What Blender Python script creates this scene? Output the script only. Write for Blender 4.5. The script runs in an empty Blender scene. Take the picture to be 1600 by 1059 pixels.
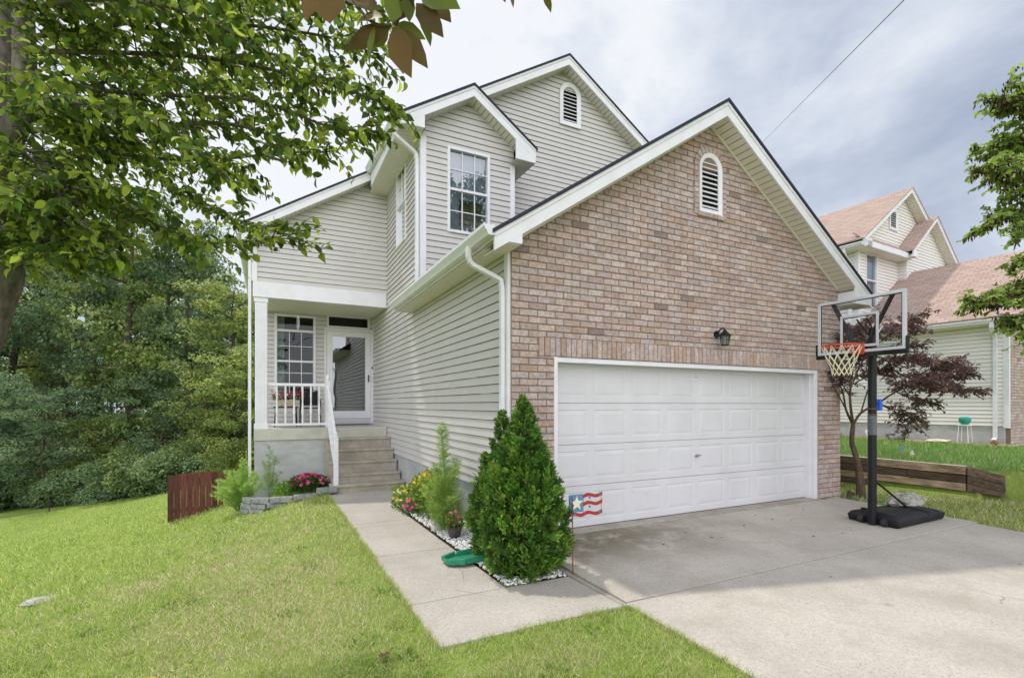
import bpy, math, random
import numpy as np
from mathutils import Vector, Matrix
random.seed(7); rng = np.random.default_rng(11)
C = bpy.context.scene.collection
# ---------------------------------------------------------------- camera
HC = 1.57; YAW = math.atan2(380, 765)
FW = np.array([math.sin(YAW), math.cos(YAW)]); RT = np.array([math.cos(YAW), -math.sin(YAW)])
def at(px, py, d):                       # a photo pixel at a chosen real distance
    t = (px-800)/765.
    return np.array([(FW[0]+t*RT[0])*d, (FW[1]+t*RT[1])*d, HC+(632-py)*d/765.])
cam = bpy.data.cameras.new('camera'); co = bpy.data.objects.new('camera', cam); C.objects.link(co)
co.location = (0, 0, HC); co.rotation_euler = (math.pi/2, 0, -YAW)
cam.sensor_width = 36; cam.lens = 765/1600*36; cam.shift_y = (632-529.5)/1600; cam.clip_end = 2000; cam.clip_start = .05
bpy.context.scene.camera = co
# ---------------------------------------------------------------- materials
MATS = {}
def nt(name):
    m = bpy.data.materials.new(name); m.use_nodes = True; MATS[name] = m
    n = m.node_tree.nodes; l = m.node_tree.links
    return m, n, l, n['Principled BSDF']
def node(n, t, **k):
    x = n.new(t)
    for a, v in k.items():
        if a in x.inputs: x.inputs[a].default_value = v
        else: setattr(x, a, v)
    return x
def ramp(n, stops):
    r = n.new('ShaderNodeValToRGB'); e = r.color_ramp.elements
    while len(e) < len(stops): e.new(.5)
    for i, (p, c) in enumerate(stops):
        e[i].position = p; e[i].color = (*c, 1) if len(c) == 3 else c
    return r
def mat(name, c, rough=.6, vary=.08, scale=3., spec=.4, metal=0., bump=0., bscale=60., coat=0, attr=False, dirt=None, dscale=1.2, damt=.5, stretch=None):
    """plain surface with a little uneven colour, optional soft stains and fine relief"""
    m, n, l, p = nt(name)
    p.inputs['Roughness'].default_value = rough; p.inputs['Specular IOR Level'].default_value = spec
    p.inputs['Metallic'].default_value = metal; p.inputs['Coat Weight'].default_value = coat
    tc = n.new('ShaderNodeTexCoord'); src = tc.outputs['Object']
    if stretch:
        mp = n.new('ShaderNodeMapping'); mp.inputs['Scale'].default_value = stretch; l.new(src, mp.inputs[0]); src = mp.outputs[0]
    nz = node(n, 'ShaderNodeTexNoise', Scale=scale, Detail=6., Roughness=.6); l.new(src, nz.inputs['Vector'])
    lo = tuple(x*(1-vary) for x in c); hi = tuple(min(1, x*(1+vary)) for x in c)
    r = ramp(n, [(.3, lo), (.7, hi)]); l.new(nz.outputs[0], r.inputs[0]); out = r.outputs[0]
    if attr:
        a = n.new('ShaderNodeAttribute'); a.attribute_name = 'Col'
        mx = node(n, 'ShaderNodeMix', data_type='RGBA', blend_type='MULTIPLY'); mx.inputs[0].default_value = 1
        l.new(a.outputs['Color'], mx.inputs[6]); l.new(out, mx.inputs[7]); out = mx.outputs[2]
    if dirt:
        n2 = node(n, 'ShaderNodeTexNoise', Scale=dscale, Detail=8., Roughness=.65); l.new(src, n2.inputs['Vector'])
        r2 = ramp(n, [(.45, (0,0,0)), (.75, (damt,)*3)]); l.new(n2.outputs[0], r2.inputs[0])
        mx = node(n, 'ShaderNodeMix', data_type='RGBA'); l.new(r2.outputs[0], mx.inputs[0]); l.new(out, mx.inputs[6]); mx.inputs[7].default_value = (*dirt, 1); out = mx.outputs[2]
    l.new(out, p.inputs['Base Color'])
    if bump:
        nb = node(n, 'ShaderNodeTexNoise', Scale=bscale, Detail=5., Roughness=.7); l.new(src, nb.inputs['Vector'])
        b = node(n, 'ShaderNodeBump', Strength=bump, Distance=.01); l.new(nb.outputs[0], b.inputs['Height']); l.new(b.outputs[0], p.inputs['Normal'])
    return m
mat('siding', (.575,.545,.535), .5, .04, 1.5, .3, dirt=(.50,.47,.42), dscale=1.6, damt=.45)
mat('siding_neighbour', (.77,.735,.70), .5, .02, 1.5, .3)
mat('trim', (.76,.75,.79), .4, .03, 2., .4, dirt=(.55,.54,.51), dscale=3.5, damt=.4)
mat('soffit', (.74,.70,.62), .5, .04, 3., .3, dirt=(.52,.48,.40), dscale=3., damt=.4)
mat('soffit_gap', (.10,.09,.08), .8)
mat('garage_white', (.655,.645,.67), .42, .03, 2., .35, dirt=(.50,.49,.46), dscale=2.2, damt=.35, bump=.08, bscale=160)
mat('shingle_dark', (.035,.038,.055), .8, .5, 40., .2, bump=.5, bscale=80)
mat('brick', (.82,.795,.80), .85, .30, 26., .2, attr=True, bump=1., bscale=110, dirt=(.34,.245,.20), dscale=6., damt=.75)
mat('mortar', (.25,.19,.15), .95, .15, 40., .1, bump=.5, bscale=150)
mat('concrete_old', (.40,.36,.30), .85, .16, 9., .2, bump=.35, bscale=90, dirt=(.22,.19,.15), dscale=2.4, damt=.75)
mat('concrete_block', (.44,.45,.45), .85, .12, 4., .2, bump=.25, bscale=50, dirt=(.30,.31,.32), dscale=1.5, damt=.8, stretch=(1,1,2.2))
mat('concrete_band', (.50,.49,.43), .85, .08, 5., .2, bump=.3, bscale=80, dirt=(.36,.34,.28), dscale=2, damt=.6)
mat('black_metal', (.008,.008,.010), .45, .2, 8., .3)
mat('black_plastic', (.012,.012,.015), .55, .3, 6., .22, bump=.1, bscale=200, dirt=(.05,.048,.045), dscale=5, damt=.5)
mat('grey_frame', (.52,.54,.58), .35, .04, 5., .5)
mat('rim_orange', (.62,.07,.018), .4, .1, 12.)
mat('net_white', (.72,.68,.48), .8, .1, 30.)
mat('chrome', (.45,.44,.42), .3, .1, 8., .5, metal=.9)
mat('handle_dark', (.03,.03,.03), .4)
mat('fence_wood', (.095,.032,.02), .65, .45, 6., .3, stretch=(6,6,.8), bump=.3, bscale=40, attr=True)
mat('timber', (.185,.135,.095), .9, .5, 5., .15, stretch=(5,.9,7), bump=.8, bscale=25, attr=True, dirt=(.05,.03,.018), dscale=2.2, damt=.9)
mat('timber_top', (.46,.42,.34), .9, .25, 6., .15, bump=.5, bscale=30)
mat('stone_grey', (.25,.255,.25), .9, .45, 12., .15, bump=.8, bscale=50)
mat('rock', (.40,.385,.34), .95, .35, 14., .15, bump=1., bscale=40, dirt=(.06,.055,.05), dscale=6, damt=.8)
mat('pebble', (.80,.80,.79), .7, .15, 20., .3, attr=True)
mat('soil', (.055,.038,.025), .95, .4, 30., .1, bump=.8, bscale=60)
mat('green_plastic', (.02,.24,.13), .4, .12, 6., .4, dirt=(.10,.22,.15), dscale=6, damt=.5)
mat('pot_glaze', (.03,.035,.05), .2, .3, 8., .6, dirt=(.16,.06,.03), dscale=7, damt=.9)
mat('terracotta', (.30,.12,.06), .7, .2, 10.)
mat('bark_grey', (.155,.135,.11), .95, .5, 22., .1, bump=1., bscale=30, stretch=(1,1,.45), dirt=(.04,.036,.03), dscale=7, damt=.9)
mat('bark_dark', (.085,.068,.05), .95, .5, 18., .1, bump=1., bscale=30, stretch=(1,1,.4))
mat('bark_brown', (.105,.075,.05), .9, .45, 20., .15, bump=.8, bscale=40, stretch=(1,1,.4))
mat('twig', (.11,.085,.055), .85, .3, 20.)
mat('stem_green', (.16,.25,.06), .6, .3, 20.)
mat('flag_blue', (.10,.22,.38), .5, .25, 30.); mat('flag_red', (.36,.03,.02), .5, .2, 30.); mat('flag_cream', (.72,.68,.52), .6, .12, 30.)
mat('sticker', (.10,.105,.115), .4, .4, 30.); mat('rust', (.22,.09,.05), .8, .4, 30.)
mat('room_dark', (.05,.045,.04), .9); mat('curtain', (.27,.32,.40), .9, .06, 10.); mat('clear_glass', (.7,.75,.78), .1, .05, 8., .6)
mat('curtain_grey', (.35,.38,.34), .9, .2, 10.)
mat('blue_plastic', (.01,.10,.55), .4); mat('white_plastic', (.78,.78,.76), .4, .05, 8.)
mat('basket', (.62,.52,.36), .8, .2, 60., bump=.8, bscale=90)
mat('shingle_brown_edge', (.10,.075,.06), .8, .3, 30.)
mat('dead_leaf', (.16,.09,.05), .8, .4, 30.); mat('dead_leaf_yellow', (.55,.38,.04), .7, .2, 30.)
mat('mat_brown', (.07,.035,.025), .95, .3, 60.)
mat('wire_black', (.03,.03,.035), .6)
mat('shed_wall', (.55,.50,.38), .7, .08, 3.)
mat('red_cap', (.45,.03,.02), .5)
mat('teal', (.02,.28,.22), .5, .2, 20.); mat('mulch', (.42,.30,.20), .95, .4, 25., .1, bump=.8, bscale=60)
mat('hose', (.02,.20,.12), .4)
# concrete paving: pale broom finish with exposed speckle, big soft stains
def paving(name, base, stain, mossy):
    m, n, l, p = nt(name); tc = n.new('ShaderNodeTexCoord'); s = tc.outputs['Object']
    p.inputs['Roughness'].default_value = .85; p.inputs['Specular IOR Level'].default_value = .25
    a = node(n, 'ShaderNodeTexNoise', Scale=.9, Detail=8., Roughness=.6); l.new(s, a.inputs['Vector'])
    r1 = ramp(n, [(.35, tuple(x*.84 for x in base)), (.65, base)]); l.new(a.outputs[0], r1.inputs[0])
    v = node(n, 'ShaderNodeTexVoronoi', Scale=110.); l.new(s, v.inputs['Vector'])
    r2 = ramp(n, [(0., (.42,.40,.38)), (.35, (.93,.93,.93)), (1., (1.12,1.1,1.08))]); l.new(v.outputs['Color'], r2.inputs[0])
    mx = node(n, 'ShaderNodeMix', data_type='RGBA', blend_type='MULTIPLY'); mx.inputs[0].default_value = .62
    l.new(r1.outputs[0], mx.inputs[6]); l.new(r2.outputs[0], mx.inputs[7])
    f = node(n, 'ShaderNodeTexNoise', Scale=38., Detail=4., Roughness=.7); l.new(s, f.inputs['Vector'])
    r3 = ramp(n, [(.35, (.8,.8,.8)), (.65, (1.08,1.08,1.08))]); l.new(f.outputs[0], r3.inputs[0])
    m2 = node(n, 'ShaderNodeMix', data_type='RGBA', blend_type='MULTIPLY'); m2.inputs[0].default_value = .6
    l.new(mx.outputs[2], m2.inputs[6]); l.new(r3.outputs[0], m2.inputs[7])
    st = node(n, 'ShaderNodeTexNoise', Scale=1.6, Detail=9., Roughness=.72); l.new(s, st.inputs['Vector'])
    r4 = ramp(n, [(.46, (0,0,0)), (.68, (.7,.7,.7))]); l.new(st.outputs[0], r4.inputs[0])
    fac = r4.outputs[0]
    m3 = node(n, 'ShaderNodeMix', data_type='RGBA'); l.new(fac, m3.inputs[0]); l.new(m2.outputs[2], m3.inputs[6]); m3.inputs[7].default_value = (*stain, 1)
    out = m3.outputs[2]
    dn = node(n, 'ShaderNodeTexNoise', Scale=1.1, Detail=5.); l.new(s, dn.inputs['Vector']); mxv = node(n, 'ShaderNodeMix', data_type='RGBA'); mxv.inputs[0].default_value = .35; l.new(s, mxv.inputs[6]); l.new(dn.outputs['Color'], mxv.inputs[7])
    cr = n.new('ShaderNodeTexVoronoi'); cr.feature = 'DISTANCE_TO_EDGE'; cr.inputs['Scale'].default_value = .62; l.new(mxv.outputs[2], cr.inputs['Vector'])
    rc = ramp(n, [(0., (.75,.75,.75)), (.0035, (0,0,0))]); l.new(cr.outputs[0], rc.inputs[0]); gt = ramp(n, [(.50, (0,0,0)), (.58, (1,1,1))]); l.new(a.outputs[0], gt.inputs[0])
    q_ = node(n, 'ShaderNodeMath', operation='MULTIPLY'); l.new(rc.outputs[0], q_.inputs[0]); l.new(gt.outputs[0], q_.inputs[1])
    mc_ = node(n, 'ShaderNodeMix', data_type='RGBA'); l.new(q_.outputs[0], mc_.inputs[0]); l.new(out, mc_.inputs[6]); mc_.inputs[7].default_value = (.13,.12,.10,1); out = mc_.outputs[2]
    sp_ = node(n, 'ShaderNodeTexVoronoi', Scale=1.3); l.new(s, sp_.inputs['Vector']); so_ = ramp(n, [(.02, (.55,.55,.55)), (.07, (0,0,0))]); l.new(sp_.outputs['Distance'], so_.inputs[0])
    ms_ = node(n, 'ShaderNodeMix', data_type='RGBA'); l.new(so_.outputs[0], ms_.inputs[0]); l.new(out, ms_.inputs[6]); ms_.inputs[7].default_value = (.27,.24,.20,1); out = ms_.outputs[2]
    if mossy:                                   # grime that has settled by the garage corner
        sp = n.new('ShaderNodeSeparateXYZ'); l.new(s, sp.inputs[0])
        def rng_(o, a0, a1):
            q = node(n, 'ShaderNodeMapRange', interpolation_type='SMOOTHSTEP'); q.inputs[1].default_value = a0; q.inputs[2].default_value = a1; l.new(o, q.inputs[0]); return q.outputs[0]
        def mul(x, y):
            q = node(n, 'ShaderNodeMath', operation='MULTIPLY'); l.new(x, q.inputs[0])
            if isinstance(y, float): q.inputs[1].default_value = y
            else: l.new(y, q.inputs[1])
            return q.outputs[0]
        k = mul(mul(rng_(sp.outputs[1], 3.7, 4.9), rng_(sp.outputs[0], 6.5, 3.2)), rng_(st.outputs[0], .30, .55))
        k = mul(k, .95)
        m4 = node(n, 'ShaderNodeMix', data_type='RGBA'); l.new(k, m4.inputs[0]); l.new(out, m4.inputs[6]); m4.inputs[7].default_value = (.15,.125,.075,1); out = m4.outputs[2]
    l.new(out, p.inputs['Base Color'])
    b = node(n, 'ShaderNodeBump', Strength=.5, Distance=.004); l.new(v.outputs[0], b.inputs['Height'])
    b2 = node(n, 'ShaderNodeBump', Strength=.3, Distance=.004); l.new(f.outputs[0], b2.inputs['Height']); l.new(b.outputs[0], b2.inputs['Normal']); l.new(b2.outputs[0], p.inputs['Normal'])
paving('paving_walk', (.53,.485,.43), (.36,.32,.27), False)
paving('paving_drive', (.57,.52,.455), (.36,.32,.27), True)
# lawn earth: mottled green / straw with thin soil
def lawn_mat():
    m, n, l, p = nt('lawn'); tc = n.new('ShaderNodeTexCoord'); s = tc.outputs['Object']
    p.inputs['Roughness'].default_value = .95; p.inputs['Specular IOR Level'].default_value = .1
    a = node(n, 'ShaderNodeTexNoise', Scale=.55, Detail=9., Roughness=.68); l.new(s, a.inputs['Vector'])
    r1 = ramp(n, [(.3, (.19,.27,.055)), (.55, (.26,.34,.085)), (.75, (.37,.37,.17))]); l.new(a.outputs[0], r1.inputs[0])
    f = node(n, 'ShaderNodeTexNoise', Scale=24., Detail=6., Roughness=.75); l.new(s, f.inputs['Vector'])
    r2 = ramp(n, [(.3, (.55,.6,.5)), (.7, (1.3,1.25,1.2))]); l.new(f.outputs[0], r2.inputs[0])
    mx = node(n, 'ShaderNodeMix', data_type='RGBA', blend_type='MULTIPLY'); mx.inputs[0].default_value = 1
    l.new(r1.outputs[0], mx.inputs[6]); l.new(r2.outputs[0], mx.inputs[7]); l.new(mx.outputs[2], p.inputs['Base Color'])
    b = node(n, 'ShaderNodeBump', Strength=.8, Distance=.03); l.new(f.outputs[0], b.inputs['Height']); l.new(b.outputs[0], p.inputs['Normal'])
lawn_mat()
# asphalt shingles of the neighbour's roof (courses from a brick pattern)
def shingle_mat():
    m, n, l, p = nt('shingle_pink'); tc = n.new('ShaderNodeTexCoord'); s = tc.outputs['UV']
    p.inputs['Roughness'].default_value = .9; p.inputs['Specular IOR Level'].default_value = .15
    b = n.new('ShaderNodeTexBrick'); l.new(s, b.inputs['Vector'])
    b.inputs['Color1'].default_value = (.50,.375,.32,1); b.inputs['Color2'].default_value = (.40,.29,.245,1); b.inputs['Mortar'].default_value = (.27,.20,.165,1)
    b.inputs['Scale'].default_value = 1.; b.inputs['Brick Width'].default_value = .3; b.inputs['Row Height'].default_value = .14; b.inputs['Mortar Size'].default_value = .010
    f = node(n, 'ShaderNodeTexNoise', Scale=14., Detail=8., Roughness=.8); l.new(s, f.inputs['Vector'])
    r2 = ramp(n, [(.3, (.75,.75,.75)), (.7, (1.2,1.2,1.2))]); l.new(f.outputs[0], r2.inputs[0])
    mx = node(n, 'ShaderNodeMix', data_type='RGBA', blend_type='MULTIPLY'); mx.inputs[0].default_value = 1
    l.new(b.outputs[0], mx.inputs[6]); l.new(r2.outputs[0], mx.inputs[7]); l.new(mx.outputs[2], p.inputs['Base Color'])
    bb = node(n, 'ShaderNodeBump', Strength=.6, Distance=.01, invert=True); l.new(b.outputs['Fac'], bb.inputs['Height']); l.new(bb.outputs[0], p.inputs['Normal'])
shingle_mat()
def glass(name, tint=(.9,.93,.95), base=.10, rough=.0, k=1.45):
    m, n, l, p = nt(name); o = n['Material Output']; n.remove(p)
    t = n.new('ShaderNodeBsdfTransparent'); t.inputs[0].default_value = (*tint, 1)
    g = n.new('ShaderNodeBsdfGlossy'); g.inputs['Roughness'].default_value = rough; g.inputs[0].default_value = (.95,.97,1,1)
    fr = n.new('ShaderNodeFresnel'); fr.inputs[0].default_value = k
    tc = n.new('ShaderNodeTexCoord'); nz = node(n, 'ShaderNodeTexNoise', Scale=1.3, Detail=2.); l.new(tc.outputs['Object'], nz.inputs['Vector'])
    b = node(n, 'ShaderNodeBump', Strength=.12, Distance=.02); l.new(nz.outputs[0], b.inputs['Height']); l.new(b.outputs[0], g.inputs['Normal'])
    ad = node(n, 'ShaderNodeMath', operation='ADD'); ad.use_clamp = True; ad.inputs[1].default_value = base; l.new(fr.outputs[0], ad.inputs[0])
    mx = n.new('ShaderNodeMixShader'); l.new(ad.outputs[0], mx.inputs[0]); l.new(t.outputs[0], mx.inputs[1]); l.new(g.outputs[0], mx.inputs[2]); l.new(mx.outputs[0], o.inputs[0])
glass('window_glass', base=.18); glass('porch_glass', (.8,.84,.85), .0); glass('door_glass', (.35,.35,.35), .17); glass('acrylic', (.86,.88,.9), -.015); glass('lamp_glass', (.55,.58,.62), .12, .25)
def leafmat(name, trans=.35, rough=.45, spec=.35):
    m, n, l, p = nt(name); o = n['Material Output']
    a = n.new('ShaderNodeAttribute'); a.attribute_name = 'Col'
    p.inputs['Roughness'].default_value = rough; p.inputs['Specular IOR Level'].default_value = spec
    l.new(a.outputs['Color'], p.inputs['Base Color'])
    tr = n.new('ShaderNodeBsdfTranslucent'); hs = n.new('ShaderNodeHueSaturation'); hs.inputs['Value'].default_value = 1.7; hs.inputs['Hue'].default_value = .478
    l.new(a.outputs['Color'], hs.inputs['Color']); l.new(hs.outputs[0], tr.inputs[0])
    mx = n.new('ShaderNodeMixShader'); mx.inputs[0].default_value = trans
    l.new(p.outputs[0], mx.inputs[1]); l.new(tr.outputs[0], mx.inputs[2]); l.new(mx.outputs[0], o.inputs[0])
leafmat('leaf', .5); leafmat('leaf_far', .3, .6, .2); leafmat('leaf_gloss', .4, .5, .15); leafmat('needle', .25, .55, .3); leafmat('petal', .4, .6, .2); leafmat('grass_blade', .4, .6, .25)
# ---------------------------------------------------------------- mesh helpers
class M:
    def __init__(s): s.v = []; s.f = []; s.c = []; s.uv = []
    def add(s, vs, fs, col=None, uv=None):
        o = len(s.v); s.v += [tuple(map(float, x)) for x in vs]; s.f += [tuple(i+o for i in q) for q in fs]
        if col is not None: s.c += [col]*len(vs)
        if uv is not None: s.uv += list(uv)
        return s
    def box(s, x0, x1, y0, y1, z0, z1, col=None):
        x0, x1 = sorted((x0, x1)); y0, y1 = sorted((y0, y1)); z0, z1 = sorted((z0, z1))
        return s.add([(x0,y0,z0),(x1,y0,z0),(x1,y1,z0),(x0,y1,z0),(x0,y0,z1),(x1,y0,z1),(x1,y1,z1),(x0,y1,z1)],
              [(0,3,2,1),(4,5,6,7),(0,1,5,4),(1,2,6,5),(2,3,7,6),(3,0,4,7)], col)
    def hexa(s, b, t, col=None):          # two quads, bottom and top, same winding
        return s.add(list(b)+list(t), [(0,3,2,1),(4,5,6,7),(0,1,5,4),(1,2,6,5),(2,3,7,6),(3,0,4,7)], col)
    def prism(s, poly, d, col=None):      # planar polygon extruded by vector d
        n = len(poly); d = np.array(d, float); P = [np.array(p, float) for p in poly]
        s.add(P+[p+d for p in P], [tuple(range(n))[::-1], tuple(range(n, 2*n))]+[(i,(i+1)%n,(i+1)%n+n,i+n) for i in range(n)], col); return s
    def tube(s, pts, rad, n=8, col=None, cap=True):
        pts = [np.array(p, float) for p in pts]
        if not hasattr(rad, '__len__'): rad = [rad]*len(pts)
        vs = []; a = None
        for i, p in enumerate(pts):
            t = pts[min(i+1, len(pts)-1)]-pts[max(i-1, 0)]; t = t/(np.linalg.norm(t)+1e-9)
            if a is None:
                a = np.cross(t, (0,0,1.)) if abs(t[2]) < .9 else np.cross(t, (1.,0,0))
            a = a-t*np.dot(a, t); a /= np.linalg.norm(a)+1e-9; b = np.cross(t, a)
            for k in range(n):
                w = 2*math.pi*k/n; vs.append(p+rad[i]*(math.cos(w)*a+math.sin(w)*b))
        fs = [(i*n+k, i*n+(k+1)%n, (i+1)*n+(k+1)%n, (i+1)*n+k) for i in range(len(pts)-1) for k in range(n)]
        if cap: fs += [tuple(range(n))[::-1], tuple(range((len(pts)-1)*n, len(pts)*n))]
        return s.add(vs, fs, col)
    def lathe(s, c, prof, n=16, col=None):
        vs = []; 
        for r, z in prof:
            for k in range(n): w = 2*math.pi*k/n; vs.append((c[0]+r*math.cos(w), c[1]+r*math.sin(w), c[2]+z))
        fs = [(i*n+k, i*n+(k+1)%n, (i+1)*n+(k+1)%n, (i+1)*n+k) for i in range(len(prof)-1) for k in range(n)]
        fs += [tuple(range(n))[::-1], tuple(range((len(prof)-1)*n, len(prof)*n))]
        return s.add(vs, fs, col)
WL = {}
def tag(o, label=None, cat=None, group=None, kind=None):
    if label: o['label'] = label
    if cat: o['category'] = cat
    if group: o['group'] = group
    if kind: o['kind'] = kind
    return o
def empty(name, loc, label, cat, group=None, rz=0):
    o = bpy.data.objects.new(name, None); C.objects.link(o); o.location = loc; o.rotation_euler = (0,0,rz)
    WL[o.name] = np.array(loc, float); o.empty_display_size = .2
    return tag(o, label, cat, group)
def link(me, name, mt, parent):
    o = bpy.data.objects.new(name, me); C.objects.link(o)
    if parent is not None: o.parent = parent
    if mt: me.materials.append(MATS[mt])
    return o
def obj(name, m, mt, parent=None, local=False, smooth=False, bevel=0):
    base = np.zeros(3) if (parent is None or local) else WL[parent.name]
    me = bpy.data.meshes.new(name)
    me.from_pydata([tuple(np.array(v)-base) for v in m.v] if base.any() else m.v, [], m.f)
    if m.c and len(m.c) == len(m.v):
        a = me.color_attributes.new('Col', 'FLOAT_COLOR', 'POINT'); a.data.foreach_set('color', np.array([(*c, 1) for c in m.c], np.float32).ravel())
    if m.uv:
        u = me.uv_layers.new(name='UVMap'); li = np.zeros(len(me.loops), np.int32); me.loops.foreach_get('vertex_index', li)
        u.data.foreach_set('uv', np.array(m.uv, np.float32)[li].ravel())
    me.validate(); me.update()
    if smooth: me.polygons.foreach_set('use_smooth', [True]*len(me.polygons))
    o = link(me, name, mt, parent); WL[o.name] = base
    if bevel:
        b = o.modifiers.new('bevel', 'BEVEL'); b.width = bevel; b.segments = 2; b.limit_method = 'ANGLE'
    return o
def osplit(name, m, *a, **k):
    """one object for each connected piece of m"""
    par = list(range(len(m.v)))
    def find(i):
        while par[i] != i: par[i] = par[par[i]]; i = par[i]
        return i
    for f in m.f:
        for q in f[1:]: par[find(q)] = find(f[0])
    groups = {}
    for f in m.f: groups.setdefault(find(f[0]), []).append(f)
    for fs in groups.values():
        ids = sorted({i for f in fs for i in f}); mp = {o: n for n, o in enumerate(ids)}; q = M(); q.v = [m.v[i] for i in ids]; q.f = [tuple(mp[i] for i in f) for f in fs]
        if m.c and len(m.c) == len(m.v): q.c = [m.c[i] for i in ids]
        obj(name, q, *a, **k)
def norm(a): return a/(np.linalg.norm(a, axis=-1, keepdims=True)+1e-9)
def scatter(name, TV, TF, pos, dirs, ups, scale, cols, mt, parent=None, local=False, mesh_only=False, smooth=False):
    """many copies of a small template (y along dir, z along up) as one mesh with a colour each"""
    pos = np.asarray(pos, float); n = len(pos); TV = np.array(TV, float); k = len(TV)
    y = norm(np.asarray(dirs, float)); x = norm(np.cross(y, ups)); z = np.cross(x, y)
    sc = np.broadcast_to(np.asarray(scale, float), (n,)) if np.ndim(scale) < 2 else None
    if sc is not None: S = np.repeat(sc[:, None], 3, 1)
    else: S = np.asarray(scale, float)
    V = pos[:, None, :] + (TV[None, :, 0, None]*S[:, None, 0, None])*x[:, None, :] + (TV[None, :, 1, None]*S[:, None, 1, None])*y[:, None, :] + (TV[None, :, 2, None]*S[:, None, 2, None])*z[:, None, :]
    if parent is not None and not local: V = V-WL[parent.name]
    fl = np.concatenate([np.array(f) for f in TF]); ls = np.array([len(f) for f in TF]); st = np.concatenate([[0], np.cumsum(ls)[:-1]])
    L = (fl[None, :]+np.arange(n)[:, None]*k).ravel(); LS = (st[None, :]+np.arange(n)[:, None]*len(fl)).ravel()
    me = bpy.data.meshes.new(name); me.vertices.add(n*k); me.vertices.foreach_set('co', V.astype(np.float32).ravel())
    me.loops.add(len(L)); me.loops.foreach_set('vertex_index', L.astype(np.int32)); me.polygons.add(len(LS)); me.polygons.foreach_set('loop_start', LS.astype(np.int32))
    me.polygons.foreach_set('loop_total', np.tile(ls, n).astype(np.int32))
    me.update(calc_edges=True)
    a = me.color_attributes.new('Col', 'FLOAT_COLOR', 'POINT'); cc = np.ones((n, k, 4), np.float32); cc[:, :, :3] = np.asarray(cols)[:, None, :]
    a.data.foreach_set('color', cc.ravel())
    if smooth: me.polygons.foreach_set('use_smooth', [True]*len(me.polygons))
    if mesh_only: me.materials.append(MATS[mt]); return me
    return link(me, name, mt, parent)
# leaf templates: y = length 0..1, folded on the midrib, tip drooping
LEAF = ([(0,0,0),(.24,.25,.06),(.30,.52,.07),(.17,.80,.02),(0,1,-.12),(-.17,.80,.02),(-.30,.52,.07),(-.24,.25,.06),(0,.28,0),(0,.55,-.01),(0,.8,-.05)],
        [(0,1,8),(1,2,9,8),(2,3,10,9),(3,4,10),(4,5,10),(5,6,9,10),(6,7,8,9),(7,0,8)])
SLEAF = ([(0,0,0),(.2,.45,.05),(0,1,-.08),(-.2,.45,.05)], [(0,1,2),(0,2,3)])
DLEAF = ([(0,0,0),(.30,.22,.03),(.30,.6,.06),(0,1,-.1),(-.30,.6,.06),(-.30,.22,.03)], [(0,1,2,3),(0,3,4,5)])
def rvec(n): return norm(rng.normal(size=(n, 3)))
def palette(n, cols, jit=.18):
    c = np.array(cols)[rng.integers(0, len(cols), n)]
    return np.clip(c*(1+rng.normal(0, jit, (n, 1))), .002, 1)
# ---------------------------------------------------------------- ground
def sst(a, b, x): t = np.clip((x-a)/(b-a), 0, 1); return t*t*(3-2*t)
def walk_z(y): return -.07-.016*np.maximum(y-3.1, 0)
def drive_z(y): return -.055-.012*(5.2-y)
def ground(x, y):
    x = np.asarray(x, float); y = np.asarray(y, float)
    yy = np.clip(y, 0, 11); base = np.where(x < 2.4, -.085-.014*np.maximum(yy-3.1, 0), -.10-.012*np.clip(3-y, 0, 8))
    u = np.maximum(1.0-x, 0); ue = np.sqrt(u*u+.25)-.5
    s = np.interp(y, [0, 3, 7, 12], [.12, .17, .26, .36])
    drop = 2.8*(1-np.exp(-s*ue/2.8)); far = .07*np.clip(y-13, 0, 30)*sst(16, 0, x)
    z = base-drop-far
    xs_ = 11.0+np.clip(4.15-y,0,1.2)*1.35; step = sst(0, 1, (x-xs_)/(.16+np.clip(3.85-y,0,3)*2.2))*.50; rampz = sst(10.2, 13.8, x)*.50; w = sst(3.7, 2.7, y)
    zr = step*(1-w)+rampz*w
    zr = zr-.07*sst(9.3,10.,x)*sst(11.1,11.0,x)*sst(4.6,6.0,y)
    hs = np.sin(x*1.3+y*.7)*np.sin(y*1.1-x*.4)*.018+np.sin(x*.31+2)*np.sin(y*.37)*.05
    z = z+hs*sst(1.0, -.5, x)
    bx = x+8.0; q = (y-24.2)-.10*bx+.25*np.sin(bx*2.1); m = np.exp(-(bx/1.6)**2)
    z = z-.40*m*sst(-.2, .5, q)*sst(4.0, 2.0, q)
    return z+zr*sst(-3, 2.5, y)
    
def terrain():
    xs = np.concatenate([[-400,-200,-100,-60,-45,-35], np.arange(-28, -12, .8), np.arange(-12, 14, .16), np.arange(14, 24, .5), [26,32,45,80,200,400]])
    ys = np.concatenate([[-400,-100,-40,-20,-10,-6], np.arange(-4, 14, .16), np.arange(14, 45, .8), [50,70,120,250,500]])
    X, Y = np.meshgrid(xs, ys); Z = ground(X, Y)
    n, k = X.shape
    m = M(); m.v = [tuple(p) for p in np.stack([X, Y, Z], -1).reshape(-1, 3)]
    m.f = [(j*k+i, j*k+i+1, (j+1)*k+i+1, (j+1)*k+i) for j in range(n-1) for i in range(k-1)]
    tag(obj('ground', m, 'lawn', smooth=True), kind='structure')
terrain()
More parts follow.
